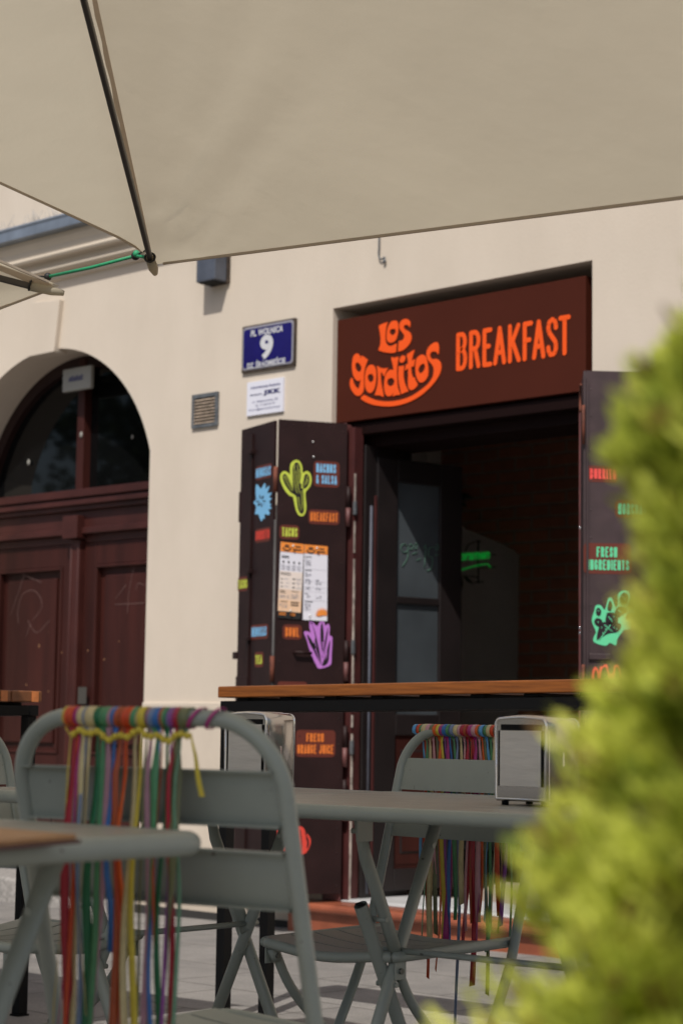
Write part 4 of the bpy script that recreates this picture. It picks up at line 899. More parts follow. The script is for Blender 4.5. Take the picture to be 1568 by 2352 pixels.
# ================================================================== PARASOLS
def hdir(a, b_): return Vector((.732*a-.682*b_, .681*a+.731*b_, 0))
P0 = on((355,607), 1, -3.55)
ribh = hdir(-.055,-1).normalized(); rn = Vector((ribh.y,-ribh.x,0))
ridge_far = onpl((224,0), P0, rn); ribfar = onpl((197,0), P0, rn)
def parasol(P0, ribh, ridgez, ribz, eh1, s1, eh2, s2, size, name_label, gap=.0):
    """P0 corner; ribh horizontal rib direction; ridgez/ribz slope per metre; eh1/eh2 edge directions with z(s) functions"""
    t = thing('parasol', (P0.x, P0.y, P0.z), name_label, 'parasol', 'beige square parasols over the terrace')
    half = size/math.sqrt(2)
    A = P0 + ribh*half + Vector((0,0,ridgez*half))
    E1 = lambda s: P0 + eh1*s + Vector((0,0,s1(s))); E2 = lambda s: P0 + eh2*s + Vector((0,0,s2(s)))
    c1 = E1(size); c2 = E2(size); c3 = c1+c2-P0; c3.z = (c1.z+c2.z)/2
    b = MB(); N = 44
    def panel(edge, fold, far=False):
        V = []; F_ = []
        for i in range(N+1):
            r_ = i/N; 
            for j in range(N+1):
                s = j/N                              # s along edge direction, r towards the apex
                e = edge(s); p = e*(1-r_) + A*r_
                sag = -.035*math.sin(PI*min(1,max(0,s)))*math.sin(PI*r_)*1.
                p = p + Vector((0,0,sag))
                if fold: p = p + Vector((0,0,fold(s*(1-r_)*size, r_*half, s, r_)))
                V.append(p)
        for i in range(N):
            for j in range(N): a = i*(N+1)+j; F_.append((a, a+1, a+N+2, a+N+1))
        b.add(V, F_, 0, True)
    def fold1(u, w_, s, r_):
        # dimples that radiate from the corner
        x = s*(1-r_)*size; y = r_*half; d = math.hypot(x, y)+1e-4; ang = math.atan2(y, x)
        f = 0
        for a0, am, wdt, L_ in ((.28,-.016,.09,.32),(.15,.008,.06,.25),(.66,-.016,.075,.62),(.84,.014,.05,.62),(.99,-.012,.045,.7),(1.25,-.006,.05,.9)):
            f += am*math.exp(-((ang-a0)/wdt)**2)*min(1, d/.12)*math.exp(-(d/L_)**2)
        return f
    panel(lambda s: E1(s*size), fold1); panel(lambda s: E2(s*size), None)
    panel(lambda s: c1*(1-s)+c3*s, None); panel(lambda s: c2*(1-s)+c3*s, None)
    cv = b.build('canopy', 'canvas', t, recalc=False)
    h = MB(); 
    for E_, nn in ((E1, 40), (E2, 40)):
        P = [E_(size*(.012+.988*k/nn)) for k in range(nn+1)]
        V = []; 
        for p in P: V += [p+Vector((0,0,.002)), p+Vector((0,0,-.004)), p+Vector((0,0,-.004))+ribh*.006, p+Vector((0,0,.002))+ribh*.006]
        h.add(V, [(4*i+a, 4*i+(a+1)%4, 4*i+4+(a+1)%4, 4*i+4+a) for i in range(nn) for a in range(4)])
    h.build('hem', 'canvashem', cv)
    # pocket seam strip along the ridge
    sd = Vector((ribh.y,-ribh.x,0)); sm_ = MB(); V = []; nn = 60; rnd = random.Random(4)
    for k in range(nn+1):
        p = P0+(A-P0)*(k/nn*.98+.01); wv = .010+.0015*math.sin(k*1.7)
        V += [p+Vector((0,0,-.003)), p+Vector((0,0,-.006-.02*math.exp(-k/6)))+sd*(wv)]
    sm_.add(V, [(2*i, 2*i+1, 2*i+3, 2*i+2) for i in range(nn)])
    sm_.build('seam_strip', 'canvashem', cv, recalc=False)
    r_ = MB(); a = P0+ribh*.055+Vector((0,0,-.008)); e = P0+ribh*half*1.0+Vector((0,0,ribz*half)); 
    r_.bar(a, e, .0125, .018); r_.build('rib', 'rib', t, bevel=.004)
    k_ = MB(); k_.tube([P0+ribh*-.012+Vector((0,0,-.020)), P0+ribh*.02+Vector((0,0,-.014)), P0+ribh*.075+Vector((0,0,-.004))], [.007,.0125,.012], 12); k_.build('corner_pocket', 'canvas', t)
    k_ = MB(); c = P0+ribh*.078+Vector((0,0,-.001)); dd = (e-a).normalized(); sv_ = dd.cross(Vector((0,0,1))).normalized(); uu = sv_.cross(dd)
    k_.tube([c+(sv_*math.cos(q_)+uu*math.sin(q_))*.0128 for q_ in [2*PI*i/16 for i in range(16)]], .0028, 6, closed=True); k_.build('elastic_band', 'cordblack', t)
    for cc in (c1, c2, c3):
        r_ = MB(); r_.bar(cc+Vector((0,0,-.03)), A+Vector((0,0,-.10)), .017, .024); r_.build('rib', 'rib', t, bevel=.004)
    k_ = MB(); k_.tube([A+Vector((0,0,-.16)), A+Vector((0,0,.12))], .045, 16); k_.build('hub', 'rib', t)
    return t, A, E1, E2, c2
rz = (ridge_far.z-P0.z)/(ridge_far-P0).xy.length if hasattr(Vector, 'xy') else .3
rbz = (ribfar.z-P0.z)/(ribfar-P0).xy.length
e1h = hdir(.67,-.745).normalized(); e2h = hdir(-.745,-.67).normalized()
def slope_to(p, P, hd_):
    n_ = Vector((hd_.y,-hd_.x,0)); q = onpl(p, P, n_); return (q.z-P.z)/(q-P).xy.length
k1 = slope_to((1568,453), P0, e1h); k2 = slope_to((0,419), P0, e2h)
qa = onpl((335,573), P0, Vector((e2h.y,-e2h.x,0))); qb = onpl((0,419), P0, Vector((e2h.y,-e2h.x,0))); sa = (qa-P0).xy.length; sb = (qb-P0).xy.length
kk = (qb.z-qa.z)/(sb-sa); cc_ = qa.z-P0.z-kk*sa
print('parasol slopes', rz, rbz, k1, k2, P0)
par1, A1, E1f, E2f, _ = parasol(P0, ribh, rz, rbz, e1h, lambda s: k1*s, e2h, lambda s: (kk*s+cc_)*(1-math.exp(-s/.022))-.03*s*max(0,s-.6), 3.0, 'large beige parasol overhead, its corner tied by a green cord')
# mast and arm of the big parasol (behind, outside the picture)
mb_ = Vector((A1.x-1.9, A1.y-2.3, 0)); ms = MB()
ms.tube([(mb_.x, mb_.y, G(mb_.x, mb_.y)), (mb_.x, mb_.y, 2.95), (mb_.x+.1, mb_.y+.12, 3.1), (A1.x, A1.y, A1.z+.14)], .035, 14); ms.build('mast', 'rib', par1)
# second parasol
Q0 = on((137,656), 1, -3.55)
r2h = Vector((-1,-1,0)).normalized(); kr2 = slope_to((0,622), Q0, r2h); kr2b = slope_to((0,606), Q0, r2h)
ke1 = slope_to((0,708), Q0, Vector((-1,0,0))); ke2 = slope_to((0,597), Q0, Vector((0,-1,0)))
print('parasol2', Q0, kr2, kr2b, ke1, ke2)
par2, A2, _, _, _ = parasol(Q0, r2h, max(kr2b,.2), kr2, Vector((-1,0,0)), lambda s: ke1*s, Vector((0,-1,0)), lambda s: ke2*s*(1-.1*s), 3.0, 'beige parasol at the left edge, only its tip in view')
mb2 = Vector((A2.x-1.2, A2.y-2.6, 0)); ms = MB()
ms.tube([(mb2.x, mb2.y, G(mb2.x, mb2.y)), (mb2.x, mb2.y, 2.95), (mb2.x+.1, mb2.y+.12, 3.1), (A2.x, A2.y, A2.z+.14)], .035, 14); ms.build('mast', 'rib', par2)
# green cord
ra = on((110,635), 1, -3.57); rb_ = on((311,587), 1, -3.57); rc_ = on((346,598), 1, -3.565)
b = MB(); b.tube([ra, ra*.5+rb_*.5+Vector((0,0,-.003)), rb_], .0045, 8); b.tube(smooth_loop([tuple(rb_), tuple(on((328,589),1,-3.58)), tuple(rc_)], False, 4), .0045, 8); b.ball(rb_+Vector((.008,-.004,.003)), .0095)
cdg = tag(b.build('green_cord', 'cordgreen', loc=tuple(rb_)), 'green cord tying the two parasol corners together', 'cord')
b = MB(); b.ball(ra, .011); b.tube([ra, on((82,634),1,-3.60)], .0022, 6); b.ball(rb_, .0115); b.tube([rb_, on((338,572),1,-3.60)], .0022, 6)
b.build('black_knots', 'cordblack', cdg)

# ================================================================== FOLDING CHAIRS
CH = []
def postf(z):           # forward offset of the back tube at height z
    pts = [(0,.44),(.10,.335),(.20,.255),(.30,.195),(.39,.150),(.45,.128),(.905,0)]
    for (a, fa), (b_, fb) in zip(pts, pts[1:]):
        if z <= b_: return fa+(fb-fa)*(z-a)/(b_-a)
    return 0.
F0 = .31
def make_chair(label, group):
    t = thing('folding_chair', (0,0,0), label, 'chair', group)
    X = .2065; R = .0112
    zs = [.0,.05,.10,.15,.20,.26,.32,.39,.45,.6,.72,.80]
    side = [(X, postf(z)-F0, z) for z in zs]
    bend = []
    for k in range(1, 9):
        a = k/9*PI/2; z = .80+.095*math.sin(a); x = X-.095*(1-math.cos(a)); bend.append((x, postf(z)-F0, z))
    top = [(X-.095, -F0, .895), (X-.15, -F0, .895), (0, -F0, .895)]
    half = side+bend+top
    path = smooth_loop(half, False, 2); full = path + [(-x, y, z) for x, y, z in path[::-1][1:]]
    b = MB(); b.tube(full, R, 14); b.build('back_frame', 'grey', t)
    for z0, z1 in ((.758,.830), (.653,.728)):
        b = MB(); n = 12; xs = X-.008
        P = lambda x, z, d: Vector((x, postf(z)-F0 + .012*(1-(x/xs)**2) + d, z))
        V = []; 
        for i in range(n+1):
            x = -xs+2*xs*i/n
            V += [P(x,z0,-.014), P(x,z0,0.), P(x,z0,.0015)+Vector((0,.0,.0)), P(x,z1,.0015), P(x,z1,-.014), P(x,z1-.003,-.014), P(x,z1-.003,-.0015), P(x,z0+.003,-.0015), P(x,z0+.003,-.014)]
        m_ = 9
        b.add(V, [(m_*i+a, m_*i+(a+1)%m_, m_*(i+1)+(a+1)%m_, m_*(i+1)+a) for i in range(n) for a in range(m_)])
        b.build('back_slat', 'grey', t)
    # seat
    y0 = .115-F0; y1 = .50-F0; xs = .187
    fr_ = [(xs, y0, .448), (xs, y1-.05, .444), (xs-.012, y1-.016, .443), (xs-.045, y1, .442), (0, y1, .430), (-xs+.045, y1, .442), (-xs+.012, y1-.016, .443), (-xs, y1-.05, .444), (-xs, y0, .448)]
    b = MB(); b.tube(smooth_loop(fr_, False, 4), .0112, 12); b.build('seat_frame', 'grey', t)
    b = MB(); ns = 5; dy = (y1-y0-.012)/ns; n = 12
    for k in range(ns):
        ya = y0+.004+k*dy; yb = ya+dy-.007; V = []
        for i in range(n+1):
            x = -xs+.006+(2*xs-.012)*i/n; zz = .455-.016*(1-(x/xs)**2)
            V += [(x,ya,zz-.003),(x,ya,zz),(x,yb,zz),(x,yb,zz-.003),(x,yb,zz-.010),(x,ya,zz-.010)]
        b.add(V, [(6*i+a, 6*i+(a+1)%6, 6*i+6+(a+1)%6, 6*i+6+a) for i in range(n) for a in range(6)])
    b.build('seat', 'grey', t)
    for s in (-1, 1):
        b = MB(); P = [(s*.172,.468-F0,.425),(s*.172,.43-F0,.36),(s*.172,.375-F0,.30),(s*.172,.30-F0,.24),(s*.172,.20-F0,.165),(s*.172,.10-F0,.085),(s*.172,.01-F0,0)]
        b.tube(smooth_loop(P, False, 4), .0105, 12); b.tube([(s*.172,.475-F0,.432),(s*.172,.462-F0,.405)], .013, 10); lg = b.build('leg', 'grey', t)
        b = MB(); b.box(s*.172+s*.011-.0015, s*.172+s*.011+.0015, .452-F0, .486-F0, .398, .438); b.build('bracket', 'grey', lg, bevel=.001)
        b = MB(); b.tube([(s*.158,.470-F0,.415),(s*.190,.470-F0,.415)], .006, 10); b.build('rivet', 'bolt', lg)
    b = MB(); b.tube([(-.172,.30-F0,.24),(.172,.30-F0,.24)], .0055, 8); b.build('stretcher', 'grey', t)
    b = MB(); b.tube([(-.206,postf(.115)-F0,.115),(.206,postf(.115)-F0,.115)], .0055, 8); b.build('stretcher', 'grey', t)
    for s in (-1, 1):
        b = MB(); b.tube([(s*.165,.235-F0,.235),(s*.226,.235-F0,.235)], .0055, 8); b.build('pivot_bolt', 'bolt', t)
    return t
def place(t, x, y, fwd):
    a = math.atan2(fwd[1], fwd[0])-PI/2; t.location = (x, y, G(x, y)); t.rotation_euler = (0, 0, a)
    return Matrix.Translation((x, y, G(x, y))) @ Matrix.Rotation(a, 4, 'Z')
def copy_tree(o, parent=None):
    c = o.copy(); COL.objects.link(c); c.parent = parent
    for ch in list(o.children): copy_tree(ch, c)
    return c
gch = 'grey folding chairs on the terrace'
chA = make_chair('nearest grey folding chair seen from behind, ribbons tied along its top', gch)
chB = copy_tree(chA); chB['label'] = 'grey folding chair facing the camera behind the chrome napkin dispenser'
chC = copy_tree(chA); chC['label'] = 'grey folding chair cut off by the left edge, without ribbons'
MA = place(chA, 4.2175, -4.7373, (-.2426,.970))
MBm = place(chB, 3.42, -3.57, (0,-1))
MC = place(chC, 2.78, -4.04, (1,.10))

# ================================================================== FOLDING TABLES
def make_table(label, L, W, x, y, rot, z, group, lp=.21):
    t = thing('folding_table', (0,0,0), label, 'table', group)
    R = .0140; zc = z-.013
    b = MB(); P = [(u, v, zc) for u, v in rrect(-L/2+R, L/2-R, -W/2+R, W/2-R, .035, 6)]
    b.tube(P, R, 14, closed=True); b.build('rim', 'grey', t)
    b = MB(); ns = 7; dy = (W-.056)/ns
    for k in range(ns):
        ya = -W/2+.028+k*dy+.002; yb = ya+dy-.006
        b.box(-L/2+.022, L/2-.022, ya, yb, z-.010, z)
    b.build('tabletop', 'greytop', t, bevel=.0025)
    zt_ = z-.03
    for s in (-1, 1):
        X_ = s*lp
        b = MB(); b.tube([(X_,.155,zt_),(X_,-.205,0)], .0150, 14, flat=((1,0,0),.75)); lg = b.build('leg', 'grey', t)
        b = MB(); b.tube([(X_+.018*s,-.086,.545),(X_+.018*s,.21,0)], .0150, 14, flat=((1,0,0),.85), caps=False); lg2 = b.build('leg', 'grey', t)
        b = MB(); b.ball((X_+.018*s,-.086,.546), .0125, 0, (.85,1,.3)); b.build('open_end', 'hole', lg2)
        b = MB(); b.tube([(X_-.004*s,-.128,zt_),(X_-.004*s,-.10,.64),(X_-.004*s,-.045,.54),(X_-.004*s,.012,.43)], [.010,.0155,.0155,.0150], 14, flat=((1,0,0),.75)); st_ = b.build('strut', 'grey', t)
        b = MB(); b.box(X_-.020*s-.002, X_-.020*s+.002, -.150, -.100, zt_-.05, zt_+.02); b.build('bracket', 'grey', st_, bevel=.001)
        for (yy, zz, e1_, e2_) in ((-.005,.384,.015,.035),(-.045,.515,.018,.034),(-.125,zt_-.03,.016,.010),(.120,.655,.0125,.0125)):
            b = MB(); b.tube([(X_-s*e1_,yy,zz),(X_+s*e2_,yy,zz)], .0055, 10); b.build('rivet', 'grey', t)
    for (yy, zz) in ((.012,.45),(.185,.055),(-.18,.055)):
        b = MB(); b.tube([(-lp-.03,yy,zz),(lp+.03,yy,zz)], .0065, 8); b.build('stretcher', 'grey', t)
    t.location = (x, y, G(x, y)); t.rotation_euler = (0, 0, rot)
    return t
gt = 'grey slatted folding tables'
g2 = G(3.8,-3.75)
T2 = make_table('grey slatted table carrying the napkin dispenser in front of the shop', 1.0, .74, 3.80, -3.72, math.radians(4.6), .755-g2, gt)
T5 = make_table('grey slatted table mostly hidden behind the ribboned chair', .76, .64, 2.95, -3.74, math.radians(-90), .752-G(2.95,-3.74), gt)
T1 = make_table('blurred grey table corner at the lower left with a wooden menu board', .76, .64, 4.194, -5.478, math.radians(-87), .769-G(4,-5.5), gt, .27)
# wooden menu board on the near table
q = [on(r5(*p), 2, .772) for p in ((-160,742),(-20,732),(372,768),(-60,808))]
b = MB(); tbz = .7705
qq = [Vector((p.x, p.y, tbz)) for p in q]
mbd = thing('menu_board', (qq[2].x-.2, qq[2].y, tbz), 'orange wooden menu clipboard lying on the near grey table', 'board')
b.hexa([(p.x,p.y,tbz) for p in qq]+[(p.x,p.y,tbz+.004) for p in qq]); b.build('backing', mat('board_red', (.06,.012,.014), .5), mbd)
c_ = sum(qq, Vector())/4; q3_ = [c_+(p-c_)*.93+Vector((0,0,.0045)) for p in qq]
b = MB(); b.hexa(q3_+[p+Vector((0,0,.005)) for p in q3_]); b.build('wooden_face', 'boardwood', mbd)

# ================================================================== BAR TABLES
def bar_table(label, x0, x1, y0, y1, ztop, legs, ends=False, group='tall bar tables with black frames'):
    t = thing('bar_table', ((x0+x1)/2, (y0+y1)/2, G((x0+x1)/2, y0)), label, 'table', group)
    sl_ = .0105; th = .036
    zf_ = lambda x: ztop+(x-x0)*sl_
    n = max(1, round((y1-y0)/.115))
    for k in range(n):
        ya = y0+(y1-y0)*k/n+.0015; yb = y0+(y1-y0)*(k+1)/n-.0015
        b = MB(); mi_ = 0
        b.hexa([(x0,ya,zf_(x0)-th),(x1,ya,zf_(x1)-th),(x1,yb,zf_(x1)-th),(x0,yb,zf_(x0)-th),(x0,ya,zf_(x0)),(x1,ya,zf_(x1)),(x1,yb,zf_(x1)),(x0,yb,zf_(x0))])
        pk = b.build('top_plank', 'barwood' if not ends else 'endgrain', t, bevel=.004)
    if ends:
        for k in range(1, n+1):
            b = MB(); yy = y0+(y1-y0)*k/n-.03
            b.box(x1-.002, x1+.0025, yy-.013, yy+.013, zf_(x1)-th+.001, zf_(x1)-.001)
            b.build('light_grain', 'endgrain2', t)
    fz1 = -th-.010; fz0 = fz1-.034
    b = MB()
    for ya, yb in ((y0+.012,y0+.047),(y1-.047,y1-.012)):
        b.hexa([(x0+.002,ya,zf_(x0)+fz0),(x1-.002,ya,zf_(x1)+fz0),(x1-.002,yb,zf_(x1)+fz0),(x0+.002,yb,zf_(x0)+fz0),(x0+.002,ya,zf_(x0)+fz1),(x1-.002,ya,zf_(x1)+fz1),(x1-.002,yb,zf_(x1)+fz1),(x0+.002,yb,zf_(x0)+fz1)])
    for xa in (x0+.002, x1-.04):
        b.box(xa, xa+.036, y0+.047, y1-.047, zf_(xa)+fz0+.001, zf_(xa)+fz1-.001)
    b.box(x0+.03, x1-.03, y0+.02, y0+.04, zf_((x0+x1)/2)+fz1-.002, zf_((x0+x1)/2)-th-.003) if False else None
    for k in range(int((x1-x0)/.19)):
        x = x0+.07+k*.19; b.box(x, x+.05, y0+.02, y1-.02, zf_(x)+fz1, zf_(x)-th)
    b.build('frame', 'black', t, bevel=.002)
    for lx, ly in legs:
        b = MB(); b.box(lx, lx+.036, ly, ly+.036, G(lx, ly)+.006, zf_(lx)+fz0); l_ = b.build('leg', 'black', t, bevel=.002)
        b = MB(); b.box(lx-.004, lx+.04, ly-.004, ly+.04, G(lx, ly)-.002, G(lx, ly)+.006); b.build('foot', 'black', l_)
    return t
q = on((499,1577), 1, -2.45)
bar_table('tall bar table with orange wood top in front of the entrance', q.x, 3.55, -2.45, -2.20, q.z, [(1.705,-2.438),(1.705,-2.248),(3.50,-2.438),(3.50,-2.248)])
e_ = on((98,1588), 0, 1.22)
bar_table('tall bar table whose plank ends show at the left edge', -.5, 1.22, e_.y-.62, e_.y, e_.z-.018, [(1.175,e_.y-.05),(-.48,e_.y-.05),(1.175,e_.y-.60),(-.48,e_.y-.60)], True)

# ================================================================== NAPKIN DISPENSERS
def dispenser(label, cx, cy, z, rot, wd=.122, dp=.105, ht=.170):
    t = thing('napkin_dispenser', (0,0,0), label, 'napkin dispenser', 'chrome napkin dispensers on the tables')
    def profile(ins=0.):
        P = [(-wd/2+ins, .008+ins), (wd/2-ins, .008+ins)]
        P += arc(wd/2-.016, ht-.020, .016-ins*.6, .016-ins*.6, 0, 65, 5)
        P += [(x, ht-ins-.006*(x/(wd/2))**2*1.2) for x in (wd*.22, 0, -wd*.22)]
        P += arc(-wd/2+.016, ht-.020, .016-ins*.6, .016-ins*.6, 115, 180, 5)
        return P
    b = MB(); P = profile(); n = len(P); rings = [(-dp/2, .006), (-dp/2+.006, .0), (dp/2-.006, .0), (dp/2, .006)]
    V = []
    for y, ins in rings:
        V += [(x, y, zz) for x, zz in profile(ins)]
    Fq = [(r_*n+i, r_*n+(i+1)%n, (r_+1)*n+(i+1)%n, (r_+1)*n+i) for r_ in range(3) for i in range(n)]
    b.add(V, Fq, 0, True); b.add([(x, -dp/2, zz) for x, zz in profile(.006)], [tuple(range(n))], 0); b.add([(x, dp/2, zz) for x, zz in profile(.006)], [tuple(range(n))], 0)
    b.build('body', 'chrome', t, recalc=True)
    for s in (-1, 1):
        b = MB(); Q = profile(.004); b.tube([(x, s*(dp/2-.001), zz) for x, zz in Q], .0032, 8, closed=True); b.build('edge_roll', 'chromeedge', t)
        b = MB(); b.box(-wd/2+.015, wd/2-.012, s*(dp/2+.0022)-.0018, s*(dp/2+.0022)+.0018, .036, ht-.030); 
        nk = b.build('napkins', 'napkin', t, bevel=.001)
        b = MB(); b.box(wd/2-.011, wd/2-.0085, s*(dp/2+.0015)-.0015, s*(dp/2+.0015)+.0015, .036, ht-.030); b.box(-wd/2+.0105, -wd/2+.014, s*(dp/2+.0015)-.0015, s*(dp/2+.0015)+.0015, .036, ht-.030)
        b.box(-wd/2+.016, wd/2-.012, s*(dp/2+.001)-.001, s*(dp/2+.001)+.001, ht-.029, ht-.018)
        b.build('slot_shadow_gap', 'black', t)
    b = MB()
    for y_ in (-.5*dp+.0,):
        b.box(wd/2-.0004, wd/2+.0012, -.003, .003, .075, .10)
        b.box(wd/2-.0004, wd/2+.0008, -dp/2+.006, -dp/2+.0075, .012, ht-.03)
    b.build('side_catch', 'chromeedge', t)
    for sx in (-1, 1):
        for sy in (-1, 1):
            b = MB(); b.tube([(sx*(wd/2-.015), sy*(dp/2-.014), 0), (sx*(wd/2-.015), sy*(dp/2-.014), .010)], .007, 8); b.build('foot', 'black', t)
    t.location = (cx, cy, z); t.rotation_euler = (0, 0, rot)
    return t
dispenser('chrome napkin dispenser on the grey table beside the green shrub', 3.948, -3.735, .7555, math.radians(1))
dispenser('chrome napkin dispenser partly behind the nearest chair back', 3.035, -3.575, .7525, math.radians(7), ht=.178)

# ================================================================== RIBBONS
def rb_mat(k, c): 
    if 'rb_'+k not in M: M['rb_'+k] = mat('ribbon_'+k, c, .42, var=.10, vscale=60, spec=.45)
    return 'rb_'+k
RC = dict(crimson=(.36,.012,.030), red=(.50,.025,.02), scarlet=(.56,.06,.012), orange=(.66,.11,.015), magenta=(.36,.025,.18), cream=(.56,.47,.25), gold=(.52,.38,.06), yellow=(.60,.48,.05),
          slate=(.16,.22,.36), blue=(.03,.14,.42), sky=(.10,.32,.60), dark_green=(.008,.13,.05), green=(.07,.24,.11), sage=(.13,.27,.17), olive=(.15,.16,.08), mauve=(.38,.20,.26), pink=(.55,.28,.32), rust=(.36,.07,.02), violet=(.24,.05,.28), brown=(.20,.09,.04))
def ribbon(MX, u, wdt, length, col, label, side, sway=0., group='', u_loop=None, tw=0., seed=0, knotz=.868, wav=1.):
    """side: local y direction of the back (-1: outside); hangs from the rail of a chair with matrix MX"""
    rnd = random.Random(seed); rl = .0125+rnd.uniform(0,.0012); yc = -F0; zc = .895
    wdt *= 1.04; b = MB(); ul = u if u_loop is None else u_loop
    # loop round the rail
    V = []; n = 18; lw = wdt*rnd.uniform(.9,1.15)
    for k in range(n+1):
        a = 2*PI*k/n - PI/2; cu = ul+(u-ul)*max(0, 1-abs(k-0)/3) if k < 3 else (ul+(u-ul)*max(0, 1-abs(n-k)/3) if k > n-3 else ul)
        for e in (-.5, .5): V.append(Vector((cu+e*lw, yc+rl*math.cos(a), zc+rl*math.sin(a))))
    b.add(V, [(2*k, 2*k+1, 2*k+3, 2*k+2) for k in range(n)], 0, True)
    # pull-in to the knot and the hanging tail (always on the outside of the back)
    yo = yc - rl*.55
    pts = [(ul, yc-rl*.5, zc-rl, lw*.9), (u, yo, knotz, wdt*.38), (u, yo-.001, knotz-.012, wdt*.55)]
    z = knotz-.05; N = max(6, int(length/.035)); ph = rnd.uniform(0,6)
    for k in range(1, N+1):
        f = k/N; zz = knotz-.012-(length-.04)*f
        pts.append((u+sway*f*f+.0040*wav*math.sin(ph+f*5)*min(1,f*3)+.0015*wav*math.sin(ph*3+f*13), yo-.004*math.sin(f*PI)-.002+.005*math.sin(ph*2+f*7), zz, wdt*(.88+.14*math.sin(ph+f*4))))
    V = []; 
    for i, (x, y, zz, ww) in enumerate(pts):
        ta = tw*(i/len(pts))*3.5+ .45*wav*math.sin(ph+i*.30)
        dx = math.cos(ta)*ww/2; dy = math.sin(ta)*ww/2
        V += [Vector((x-dx, y-dy, zz)), Vector((x+dx, y+dy, zz+(0 if i < len(pts)-1 else rnd.uniform(-.006,.006))))]
    # world-vertical tails
    b.add(V, [(2*k, 2*k+1, 2*k+3, 2*k+2) for k in range(len(pts)-1)], 0, True)
    W = [MX @ p for p in b.v]; b.v = W
    o = b.build('ribbon', rb_mat(col, RC[col]), loc=tuple(MX @ Vector((u, -F0, knotz))), recalc=False)
    sm = o.modifiers.new('thick', 'SOLIDIFY'); sm.thickness = .0006
    tag(o, label, 'ribbon', group); return o
def urail(MX, p):
    n_ = MX.to_3x3() @ Vector((0,1,0)); q = onpl(p, MX @ Vector((0,-F0,.89)), n_); return (MX.inverted() @ q).x
def uA(x5): return urail(MA, r5(x5, 165))
ords = ['first','second','third','fourth','fifth','sixth','seventh','eighth','ninth','tenth','eleventh','twelfth','thirteenth','fourteenth','fifteenth','sixteenth','seventeenth','eighteenth','nineteenth','twentieth','twenty-first','twenty-second','twenty-third','twenty-fourth','twenty-fifth','twenty-sixth','twenty-seventh','twenty-eighth','twenty-ninth','thirtieth']
RA = [ # (x of tail in r5 at slat height, loop x, colour, width mm, length, sway)
(345,318,'gold',4,.50,-.012),(362,338,'crimson',14,.66,0),(378,352,'scarlet',6,.62,0),(386,370,'magenta',5,.64,-.05),(402,392,'cream',11,.66,-.004),(416,414,'slate',6,.62,-.004),(430,436,'cream',13,.38,.002),
(470,462,'dark_green',14,.46,-.012),(494,486,'green',11,.66,0),(518,518,'mauve',10,.66,-.010),(545,548,'blue',10,.30,0),(572,580,'rust',11,.66,0),(592,604,'scarlet',8,.40,.002),(602,622,'orange',7,.36,0),
(640,648,'cream',11,.66,-.004),(668,672,'yellow',12,.66,-.004),(692,700,'olive',5,.64,0),(712,708,'mauve',9,.66,0),(742,728,'green',12,.66,.0),(752,745,'blue',6,.50,0),(764,762,'rust',5,.64,0),(788,780,'dark_green',13,.56,-.004),
(805,802,'violet',5,.64,0),(818,828,'crimson',7,.66,.006),(834,862,'olive',15,.50,.002),(848,880,'sage',5,.44,0)]
for i, (xt, xl, c, wm, ln, sw) in enumerate(RA):
    ribbon(MA, uA(xt), wm/1000, ln, c, c.replace('_', ' ')+' ribbon, '+ords[i]+' from the left on the nearest chair', -1, sw, 'ribbons tied to the nearest chair', uA(xl), .15 if i % 3 else -.25, i)
# extra loops only
for (xl, c) in ((330,'scarlet'),(505,'green'),(560,'rust'),(596,'scarlet'),(635,'green'),(716,'slate'),(735,'blue'),(770,'green'),(800,'slate'),(816,'violet'),(905,'magenta'),(990,'magenta')):
    b = MB(); n = 18; V = []; u = uA(xl); tilt = .010 if xl > 890 else .002
    for k in range(n+1):
        a = 2*PI*k/n; rr_ = .0135
        for e in (-.5,.5): V.append(MA @ Vector((u+e*(.008 if xl < 890 else .006)+tilt*math.sin(a), -F0+rr_*math.cos(a), .895+rr_*math.sin(a))))
    b.add(V, [(2*k,2*k+1,2*k+3,2*k+2) for k in range(n)], 0, True)
    o = b.build('ribbon_loop', rb_mat(c, RC[c]), loc=tuple(MA @ Vector((u,-F0,.895))), recalc=False); o.modifiers.new('thick','SOLIDIFY').thickness = .0006
    nl = {330:'scarlet ribbon loop at the left end of the wrapped rail',505:'pale green ribbon loop between dark green and mauve loops',560:'brick red ribbon loop right of the blue one on the near rail',596:'scarlet ribbon loop in the middle of the near rail',635:'green ribbon loop beside the cream and yellow pair',716:'slate blue ribbon loop right of the yellow loop',735:'deep blue ribbon loop right of the slate loop',770:'green ribbon loop right of the deep blue loop',800:'slate ribbon loop left of the violet loop',816:'violet ribbon loop left of the olive one',905:'magenta ribbon loop just right of the olive ribbon',990:'magenta ribbon loop slanting at the far right of the near rail'}[xl]
    tag(o, nl, 'ribbon', 'ribbon loops on the nearest chair rail')
# yellow braided cord binding the knots
P = []
for k in range(40):
    f = k/39; x = uA(365+(900-365)*f); P.append(MA @ Vector((x, -F0-.011, .872+.004*math.sin(f*14)+.003*math.sin(f*37))))
b = MB(); b.tube(smooth_loop([tuple(p) for p in P], False, 2), .0032, 6)
for k in range(0, 40, 2): b.ball(P[k]+Vector((0,-.001,0)), .0048, 0, (1,1,1), 6)
tail = [P[-1], MA @ Vector((uA(918), -F0-.014, .86)), MA @ Vector((uA(935), -F0-.016, .845)), MA @ Vector((uA(948), -F0-.016, .82)), MA @ Vector((uA(968), -F0-.016, .797))]
tl = smooth_loop([tuple(p) for p in tail], False, 4); V = []
for i, p in enumerate(tl):
    ww = .0012+.0028*min(1, i/14); V += [Vector(p)-MA.to_3x3() @ Vector((ww,0,0)), Vector(p)+MA.to_3x3() @ Vector((ww,0,0))]
